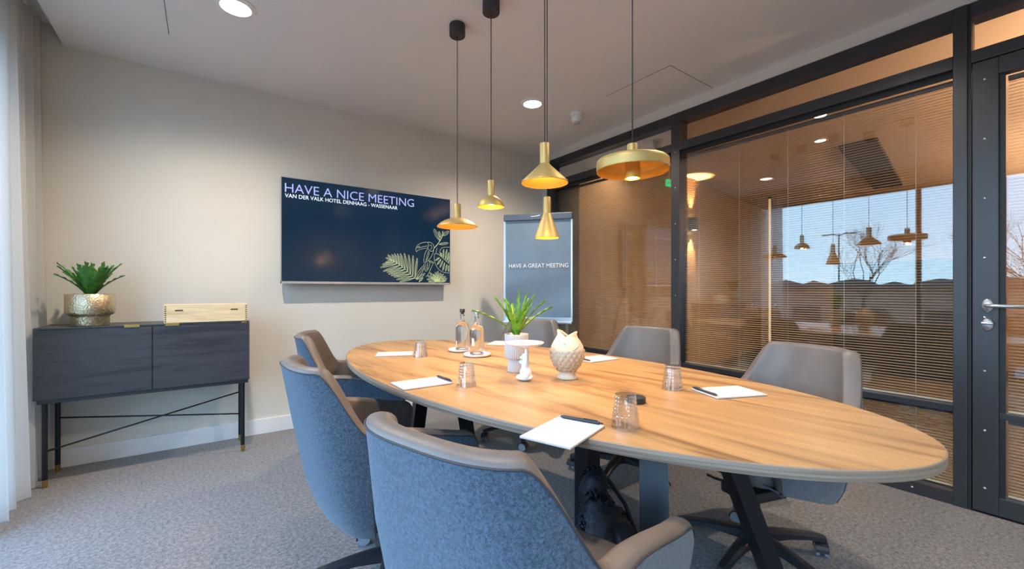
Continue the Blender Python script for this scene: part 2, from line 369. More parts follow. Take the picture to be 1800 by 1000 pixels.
# glazed partition on the right, seen face at x = XR, glass set back
GX = XR+0.055
def screws(root, pts):
    me = None
    for (y, z) in pts:
        if me is None:
            o = obj('screw', LT([(0, 0.004), (0.0045, 0.003), (0.006, 0)], 10), M['screw'], root, True); me = o.data
        else:
            o = bpy.data.objects.new('screw', me); COL.objects.link(o); o.parent = root
        o.location = (XR, y, z); o.rotation_euler = (0, -PI/2, 0)
def quad_x(x, y0, y1, z0, z1):
    bm = bmesh.new(); bm.faces.new([bm.verts.new(p) for p in ((x, y0, z0), (x, y1, z0), (x, y1, z1), (x, y0, z1))]); return bm
ZT = [0.0, 0.068, 0.487, 0.522, 2.285, 2.353, 2.523, 2.60]
def bay(name, ya, yb, mull=True):
    r = struct(name)
    obj('bottom_rail', BX(XR, XR+0.11, ya, yb, ZT[0], ZT[1], bev=0.002), M['frame'], r)
    obj('glazing_bar', BX(XR+0.012, XR+0.11, ya, yb, ZT[2], ZT[3], bev=0.002), M['frame'], r)
    obj('transom', BX(XR-0.004, XR+0.11, ya, yb, ZT[4], ZT[5], bev=0.002), M['frame'], r)
    obj('top_rail', BX(XR, XR+0.11, ya, yb, ZT[6], ZT[7], bev=0.002), M['frame'], r)
    obj('gasket', BX(XR+0.03, XR+0.035, ya, yb, ZT[4]-0.035, ZT[4]), M['frame_dark'], r)
    for z0, z1 in ((ZT[1], ZT[2]), (ZT[3], ZT[4]), (ZT[5], ZT[6])):
        obj('glass_pane', quad_x(GX, ya, yb, z0, z1), M['pane'], r)
        obj('glass_pane', quad_x(GX+0.045, ya, yb, z0, z1), M['pane_back'], r)
    n = 5; screws(r, [(ya+(yb-ya)*(k+0.5)/n, 2.32) for k in range(n)] + [(ya+(yb-ya)*(k+0.5)/n, 0.034) for k in range(n)])
    return r
def mullion(root, y0, y1, z0=0, z1=2.6, zs=None):
    obj('mullion', BX(XR-0.002, XR+0.11, y0, y1, z0, z1, bev=0.002), M['frame'], root)
    if zs is None: zs = [0.18+0.3*k for k in range(8)]
    screws(root, [((y0+y1)/2, z) for z in zs])
w2 = bay('window_2', 2.15, 3.67); mullion(w2, 3.67, 3.757)
w3 = bay('window_3', 0.478, 2.07); mullion(w3, 2.07, 2.15)
obj('mullion', BX(XR-0.004, XR+0.11, 0.425, 0.478, 0, 2.6, bev=0.003), M['frame'], w3)
obj('shadow_gap', BX(XR+0.004, XR+0.1, 0.412, 0.425, 0, 2.6), M['frame_dark'], w3)
screws(w3, [(0.451, 0.18+0.3*k) for k in range(8)])
# door leaf with its transom window over it
D0, D1 = -0.62, 0.408
d1 = struct('door_1')
obj('door_stile', BX(XR, XR+0.06, 0.318, D1, 0.008, 2.285, bev=0.003), M['frame'], d1)
obj('door_stile', BX(XR, XR+0.06, D0, D0+0.09, 0.008, 2.285, bev=0.003), M['frame'], d1)
obj('door_rail', BX(XR, XR+0.06, D0+0.09, 0.318, 0.008, 0.10, bev=0.003), M['frame'], d1)
obj('door_rail', BX(XR, XR+0.06, D0+0.09, 0.318, 2.20, 2.285, bev=0.003), M['frame'], d1)
obj('glazing_bar', BX(XR+0.01, XR+0.06, D0+0.09, 0.318, 0.487, 0.517, bev=0.002), M['frame'], d1)
obj('gasket', BX(XR+0.012, XR+0.014, 0.296, 0.318, 0.10, 2.20), M['frame_dark'], d1)
for z0, z1 in ((0.10, 0.487), (0.517, 2.20)):
    obj('glass_pane', quad_x(XR+0.025, D0+0.09, 0.318, z0, z1), M['pane'], d1)
    obj('glass_pane', quad_x(XR+0.055, D0+0.09, 0.318, z0, z1), M['pane_back'], d1)
screws(d1, [(0.365, z) for z in (0.13, 0.42, 0.72, 0.99, 1.29, 1.59, 1.89, 2.19)] + [(0.2-0.3*k, 0.05) for k in range(3)])
dh = obj('door_handle', LT([(0, 0.010), (0.021, 0.010), (0.024, 0.006), (0.024, 0)], 28, fn=lambda r, z, a, i: (r, z)), M['silver'], d1, True)
dh.data.transform(Matrix.Rotation(-PI/2, 4, 'Y') @ Matrix.Scale(1.45, 4, (1, 0, 0)) @ Matrix.Scale(0.88, 4, (0, 1, 0))); dh.location = (XR-0.001, 0.355, 1.05)
obj('lever', TB([(XR-0.008, 0.355, 1.05), (XR-0.04, 0.355, 1.05), (XR-0.052, 0.348, 1.05), (XR-0.055, 0.335, 1.05), (XR-0.055, 0.20, 1.05)], 0.0095, 14), M['silver'], dh, True).matrix_parent_inverse = Matrix.Translation(-Vector((XR-0.001, 0.355, 1.05)))
lk = obj('lock_cylinder', LT([(0, 0.009), (0.020, 0.009), (0.023, 0.005), (0.023, 0)], 28), M['silver'], d1, True)
lk.data.transform(Matrix.Rotation(-PI/2, 4, 'Y') @ Matrix.Scale(1.4, 4, (1, 0, 0)) @ Matrix.Scale(0.88, 4, (0, 1, 0))); lk.location = (XR-0.001, 0.355, 0.955)
obj('turn_knob', BX(-0.026, -0.010, -0.022, 0.022, 0.000, 0.014, bev=0.005), M['silver'], lk, True)
dt = struct('window_4')
obj('transom', BX(XR, XR+0.11, D0, D1+0.004, 2.29, ZT[5], bev=0.002), M['frame'], dt)
obj('top_rail', BX(XR, XR+0.11, D0, D1+0.004, ZT[6], ZT[7], bev=0.002), M['frame'], dt)
obj('glass_pane', quad_x(GX, D0, D1, ZT[5], ZT[6]), M['pane'], dt)
S('wall_right_end', BX(XR, XR+0.15, YF, D0, 0, 2.6), M['wall'])

# blinds between the panes: every slat its own part
def blind(label, y0, y1, z0, z1, cords, x, wand=None):
    t = thing('venetian_blind', label, 'blind', (x, (y0+y1)/2, z1), 0)
    L = (y1-y0)-0.012; me = None; pitch = 0.0158; n = int((z1-z0-0.03)/pitch)
    obj('head_rail', BX(-0.010, 0.010, -L/2, L/2, -0.022, 0.0, bev=0.001), M['frame'], t)
    for k in range(n):
        if me is None:
            bm = bmesh.new(); P = []
            for xx, zz in ((-0.0083, -0.0009), (-0.003, 0.0003), (0.003, 0.0003), (0.0083, -0.0009)):
                P.append([bm.verts.new((xx, s*L/2, zz)) for s in (-1, 1)])
            for a, b in zip(P, P[1:]): bm.faces.new((a[0], a[1], b[1], b[0]))
            bmesh.ops.solidify(bm, geom=list(bm.faces), thickness=0.0003)
            bmesh.ops.rotate(bm, verts=bm.verts, matrix=Matrix.Rotation(math.radians(TILT), 3, 'Y'))
            o = obj('slat', bm, M['slat'], t); me = o.data
        else:
            o = bpy.data.objects.new('slat', me); COL.objects.link(o); o.parent = t
        o.location = (0, 0, -0.030-pitch*k)
    for c in cords:
        obj('ladder_cord', TB([(-0.0088, c-(y0+y1)/2, -0.02), (-0.0088, c-(y0+y1)/2, -0.03-pitch*n)], 0.0011, 5), M['cord'], t)
    obj('bottom_rail', BX(-0.008, 0.008, -L/2, L/2, -0.034-pitch*n, -0.026-pitch*n), M['slat'], t)
    return t
TILT = -8
BXX = GX+0.022
blind('tall beige slatted blind in the far glass bay beside the flip chart', 2.15, 3.67, 0.522, 2.25, (3.313, 2.989, 2.673, 2.344), BXX)
blind('low beige slatted blind under the glazing bar, behind the far right chairs', 2.15, 3.67, 0.068, 0.487, (3.313, 2.989, 2.673, 2.344), BXX)
blind('widest beige slatted blind, in the middle glass bay left of the door', 0.478, 2.07, 0.522, 2.25, (1.94, 1.616, 1.288, 0.969, 0.635), BXX)
blind('low beige slatted blind behind the nearest leather chair, left of the door', 0.478, 2.07, 0.068, 0.487, (1.94, 1.616, 1.288, 0.969, 0.635), BXX)
blind('tall beige slatted blind in the glass of the door', D0+0.09, 0.296, 0.517, 2.185, (0.1, -0.3), XR+0.040)
blind('low beige slatted blind in the bottom pane of the door', D0+0.09, 0.296, 0.10, 0.487, (0.1, -0.3), XR+0.040)

# ---------------------------------------------------------------- the lobby beyond the glass
S('trim_6', BX(XR+0.0, 9.2, YF, YB, -0.12, -0.001), M['lobby_floor'])
S('trim_7', BX(XR+0.18, 9.2, YF, YB+1.5, ZC, ZC+0.12), M['lobby_ceiling'])
S('wall_lobby_end', BX(9.05, 9.2, YF, YB, 0, ZC), M['lobby_wall'])
S('wall_lobby_side', BX(XR+0.16, 5.62, 3.40, YB, 0, ZC), M['lobby_wall'])
S('wall_lobby_angle', strut((5.60, 3.46, ZC/2), (9.1, 4.0, ZC/2), 0.10, ZC), M['lobby_wall'])
sc = thing('wall_lamp', 'dark up and down wall lamp glowing beyond the middle blind', 'lamp', (5.50, 3.34, 2.04))
obj('body', BX(-0.045, 0.045, -0.045, 0.055, -0.085, 0.085, bev=0.004), M['clamp'], sc)
for s in (1, -1):
    obj('lens', LT([(0, 0), (0.03, 0)], 16, (0, 0, s*0.0865)), M['bulb'], sc)
    light('wall_lamp_light', 'SPOT', (0, -0.0, s*0.095), 100, AMBER, (0 if s < 0 else PI, 0, 0), 0.02, math.radians(52), 0.7, sc)
ll = thing('lit_pillar_edge', 'thin pillar edge with painted lamp glow, seen through the middle blind', 'lamp', (7.2, 3.1, 0))
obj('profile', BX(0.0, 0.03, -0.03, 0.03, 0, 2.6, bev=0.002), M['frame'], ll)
obj('glow_face', BX(-0.012, -0.001, -0.016, 0.016, 0.02, 2.55), mat('pillar_glow', (1, 1, 1), 0.5, emit=(1.0, 0.55, 0.2), es=0.4), ll)  # emission painted on for wall-lamp light on a pillar edge
for i, (x, y, lab) in enumerate([(3.80, 3.20, 'round lobby downlight, left one of the pair above the flat disc pendant'), (3.84, 3.02, 'round lobby downlight, right one of the pair above the flat disc pendant'), (4.45, 1.50, 'added downlight close behind the middle glass bay, lighting its slats'), (4.45, 0.35, 'added downlight close behind the door post, lighting the slats'), (4.45, -0.9, 'added downlight past the door, out of sight, lighting the slats'), (5.2, 1.75, 'round lobby downlight beside the dark ceiling panel'), (6.8, 0.4, 'far round lobby downlight deep beyond the door')]):
    t = thing('ceiling_light', lab, 'light', (x, y, ZC), 0, 'lobby downlights')  # the added ones behind the middle bay and door light the blind slats
    obj('trim_ring', LT([(0.062, -0.001), (0.062, -0.006), (0.048, -0.006), (0.048, -0.001)], 24), M['white'], t)
    obj('glow_face', LT([(0, -0.004), (0.047, -0.004)], 24), M['led'], t)
    light('ceiling_light_lamp', 'SPOT', (0, 0, -0.02), E_LOBBY*(0.22 if i < 2 else 1.0), (1.0, 0.74, 0.48), (0, 0, 0), 0.06, math.radians(150), 0.8, t)
for (x, y, lab) in ((7.0, -1.1, 'added uplighter for the lobby ceiling, unseen past the door'), (8.4, -1.2, 'added uplighter for the ceiling at the end of the lobby'), (4.4, -1.2, 'added uplighter for the ceiling near the partition, unseen past the door')):
    up = thing('added_uplighter', lab, 'lamp', (x, y, 0))  # uplighters added only to brighten the lobby ceiling
    autosmooth(obj('base', LT([(0, 0), (0.14, 0), (0.14, 0.02), (0.02, 0.03), (0, 0.03)], 32), M['frame'], up))
    obj('pole', TB([(0, 0, 0.03), (0, 0, 1.68)], 0.012, 10), M['frame'], up, True)
    obj('bowl', LT([(0.0, 1.68), (0.06, 1.69), (0.13, 1.74), (0.16, 1.80), (0.157, 1.80), (0.127, 1.745), (0.06, 1.70), (0, 1.69)], 32), M['frame'], up, True)
    light('added_uplighter_light', 'SPOT', (0, 0, 1.83), 400, (1.0, 0.66, 0.40), (PI, 0, 0), 0.08, math.radians(165), 0.7, up)
tag(obj('ceiling_panel', BX(5.6, 8.3, -0.16, 0.16, ZC-0.05, ZC-0.002, mtx=Matrix.Translation((0, 0.75, 0)) @ Matrix.Rotation(0.14, 4, 'Z'), bev=0.003), M['frame_dark']), 'long dark panel on the lobby ceiling seen through the middle blind', 'panel')
pn = thing('lobby_block', 'dark lobby cabinet added for the dark patch in the lower middle blind', 'block', (7.6, 1.6, 0))  # plain dark block put behind the lower middle blind for its dark patch
obj('body', BX(-0.3, 0.3, -0.7, 0.7, 0.06, 1.5, bev=0.01), M['frame_dark'], pn)
obj('plinth', BX(-0.27, 0.27, -0.66, 0.66, 0, 0.06), M['frame'], pn)
ex = thing('exit_sign', 'small green exit sign behind the flat disc pendant', 'sign', (4.85, 3.30, 2.50))
obj('panel', BX(-0.06, 0.06, -0.012, 0.012, -0.045, 0.045, bev=0.003), M['exit'], ex)
obj('rod', BX(-0.005, 0.005, -0.005, 0.005, 0.045, 0.183), M['white'], ex)
bm = bmesh.new(); bm.faces.new([bm.verts.new(p) for p in ((-0.045, -0.013, 0.0), (-0.02, -0.013, 0.025), (-0.02, -0.013, 0.008), (0.005, -0.013, 0.008), (0.005, -0.013, -0.008), (-0.02, -0.013, -0.008), (-0.02, -0.013, -0.025))])
obj('arrow', bm, M['white'], ex)

# ---------------------------------------------------------------- outside the window (seen mirrored in the glass)
S('ground_outside', BX(-220, XL-0.6, -160, 160, -3.4, -3.2), M['asphalt'])
b_ = thing('building', 'long low brown building across the road', 'building', (-48, 10, -3.2))
obj('wall', BX(-6, 6, -70, 70, 0, 4.4), M['brick'], b_)
obj('roof', BX(-6.4, 6.4, -70.4, 70.4, 4.4, 4.75), M['frame'], b_)
win = None
for k in range(28):
    if win is None: w = obj('window', BX(6.0, 6.06, -1.2, 1.2, 1.0, 2.6), M['frame_dark'], b_); win = w.data
    else: w = bpy.data.objects.new('window', win); COL.objects.link(w); w.parent = b_
    w.location = (0, -66+k*4.9, 0)
def blob_row(name, x, y0, y1, z0, h, n, m, label):
    bm = bmesh.new()
    for k in range(n):
        y = y0+(y1-y0)*k/(n-1); r = h*random.uniform(0.6, 0.85)
        bmesh.ops.create_icosphere(bm, subdivisions=2, radius=r, matrix=Matrix.Translation((x+random.uniform(-2, 2), y, z0+h*0.45)) @ Matrix.Diagonal((0.7, 1.3, 1, 1)))
    for v in bm.verts: v.co += Vector([random.uniform(-0.25, 0.25) for _ in range(3)]); v.co.z = max(v.co.z, z0)
    o = obj(name, bm, m); return tag(o, label, 'hedge')
blob_row('hedge', -70, -60, 90, -3.2, 5.0, 34, M['hedge'], 'distant dark belt of trees behind the brown building')
blob_row('hedge', -30, -20, 50, -3.2, 1.5, 40, M['hedge'], 'low dark hedge along the paving outside')
def tree(x, y, h, seed, label):
    rnd = random.Random(seed); t = thing('bare_tree', label, 'tree', (x, y, -3.2), 0, 'bare trees outside')
    bm = bmesh.new()
    tube(bm, [(0, 0, 0), (0.05, 0.03, h*0.35)], [0.12, 0.09], 7); obj('trunk', bm, M['bark'], t, True)
    bm = bmesh.new()
    def br(p, d, L, r, lv):
        q = p + d*L*0.5 + Vector((rnd.uniform(-.06, .06), rnd.uniform(-.06, .06), 0))*L; e = q + (d+Vector((0, 0, 0.12))).normalized()*L*0.5
        tube(bm, [p, q, e], [r, r*0.8, r*0.6], 4 if lv else 6, cap=False)
        if lv < 5:
            for _ in range(3 if lv < 4 else 2):
                nd = (d + Vector((rnd.uniform(-.8, .8), rnd.uniform(-.8, .8), rnd.uniform(-.15, .5)))).normalized()
                br(e if rnd.random() < .6 else q, nd, L*rnd.uniform(0.6, 0.8), r*0.58, lv+1)
    for _ in range(4): br(Vector((0.05, 0.03, h*0.34)), Vector((rnd.uniform(-.5, .5), rnd.uniform(-.6, .6), 1)).normalized(), h*0.22, 0.05, 0)
    obj('branches', bm, M['bark'], t); return t
tree(-34, 10.8, 10.2, 3, 'bare tree outside, middle one of three in the reflection')
tree(-21, 1.0, 8.2, 5, 'bare tree outside, nearest the door in the reflection')
tree(-36, 20.0, 9.0, 9, 'smaller bare tree outside, beside the lamp post')
lp = thing('lamp_post', 'thin double-armed street lamp outside, mirrored in the glass', 'street lamp', (-20.0, 8.1, -3.2))
obj('pole', TB([(0, 0, 0), (0, 0, 7.2)], [0.05, 0.03], 8), M['frame'], lp)
for s in (-1, 1): obj('arm', TB([(0, 0, 7.1), (0, s*0.25, 7.2), (0, s*0.5, 7.18)], 0.025, 6), M['frame'], lp); obj('lamp_head', BX(-0.12, 0.12, s*0.6-0.13, s*0.6+0.13, 7.15, 7.20, bev=0.015), M['frame'], lp)

# sheer curtain
def curtain(y0, y1, x):
    bm = bmesh.new(); n = 150; rows = []; ph = [random.uniform(0, 6) for _ in range(4)]
    for j in range(26):
        s = j/25; z = 0.006 + (ZC+0.105)*s; row = []
        for i in range(n+1):
            u = i/n; amp = 0.046*(1-0.50*s) + 0.006; k = u*6.5*2*PI
            dx = amp*math.sin(k + 0.5*math.sin(3*u*PI+ph[0])*(1-s)) + 0.012*math.sin(2.3*k+ph[1])*s + 0.010*(1-s)*math.sin(0.7*k+ph[2])
            flare = (1-s)**2*0.10*(0.5-u)
            row.append(bm.verts.new((x + dx + (1-s)**1.5*0.03, y0 + (y1-y0)*u - flare + 0.012*math.sin(2*k), z)))
        rows.append(row)
    for a, b in zip(rows, rows[1:]):
        for i in range(n): bm.faces.new((a[i], a[i+1], b[i+1], b[i]))
    return bm
cu = thing('curtain', 'sheer off-white floor-length curtain hanging in the left corner', 'curtain', (0, 0, 0))
obj('fabric', curtain(2.98, 3.84, -0.86), mat_sheer('sheer_curtain'), cu, True)
obj('rail', BX(-0.87, -0.84, 0.4, 3.86, ZC+0.108, ZC+0.12), M['white'], cu)

# ---------------------------------------------------------------- wall screen
TY = 3.775
tv = thing('wall_screen', 'large wall-mounted screen with a greeting in pale capitals on dark blue', 'screen', (0, 0, 0))
tv.location = (1.2185, TY, 1.6); TVM = Matrix.Translation(-Vector(tv.location))
def tvo(o): o.data.transform(TVM); return o
tvo(obj('housing', box(BX(0.481, 1.956, TY+0.004, TY+0.045, 1.18, 2.017, bev=0.003), 0.62, 1.82, TY+0.045, YB-0.001, 1.3, 1.9), M['plastic'], tv))
tvo(obj('bezel', box(box(box(BX(0.478, 1.959, TY-0.003, TY+0.012, 1.178, 1.196), 0.478, 1.959, TY-0.003, TY+0.012, 2.014, 2.020), 0.478, 0.4835, TY-0.003, TY+0.012, 1.178, 2.02), 1.9535, 1.959, TY-0.003, TY+0.012, 1.178, 2.02), M['tvframe'], tv))
tvo(obj('display', BX(0.483, 1.954, TY, TY+0.006, 1.195, 2.015), M['screen'], tv))
text('lettering', 'HAVE A NICE MEETING', M['txt1'], 0.508, 1.579, 1.899, 1.970, TY-0.0015, tv, split=True, mtx=TVM, offset=-0.008)
tvo(text('lettering', 'VAN DER VALK HOTEL DENHAAG - WASSENAAR', M['txt2'], 0.508, 1.421, 1.857, 1.888, TY-0.0015, tv))
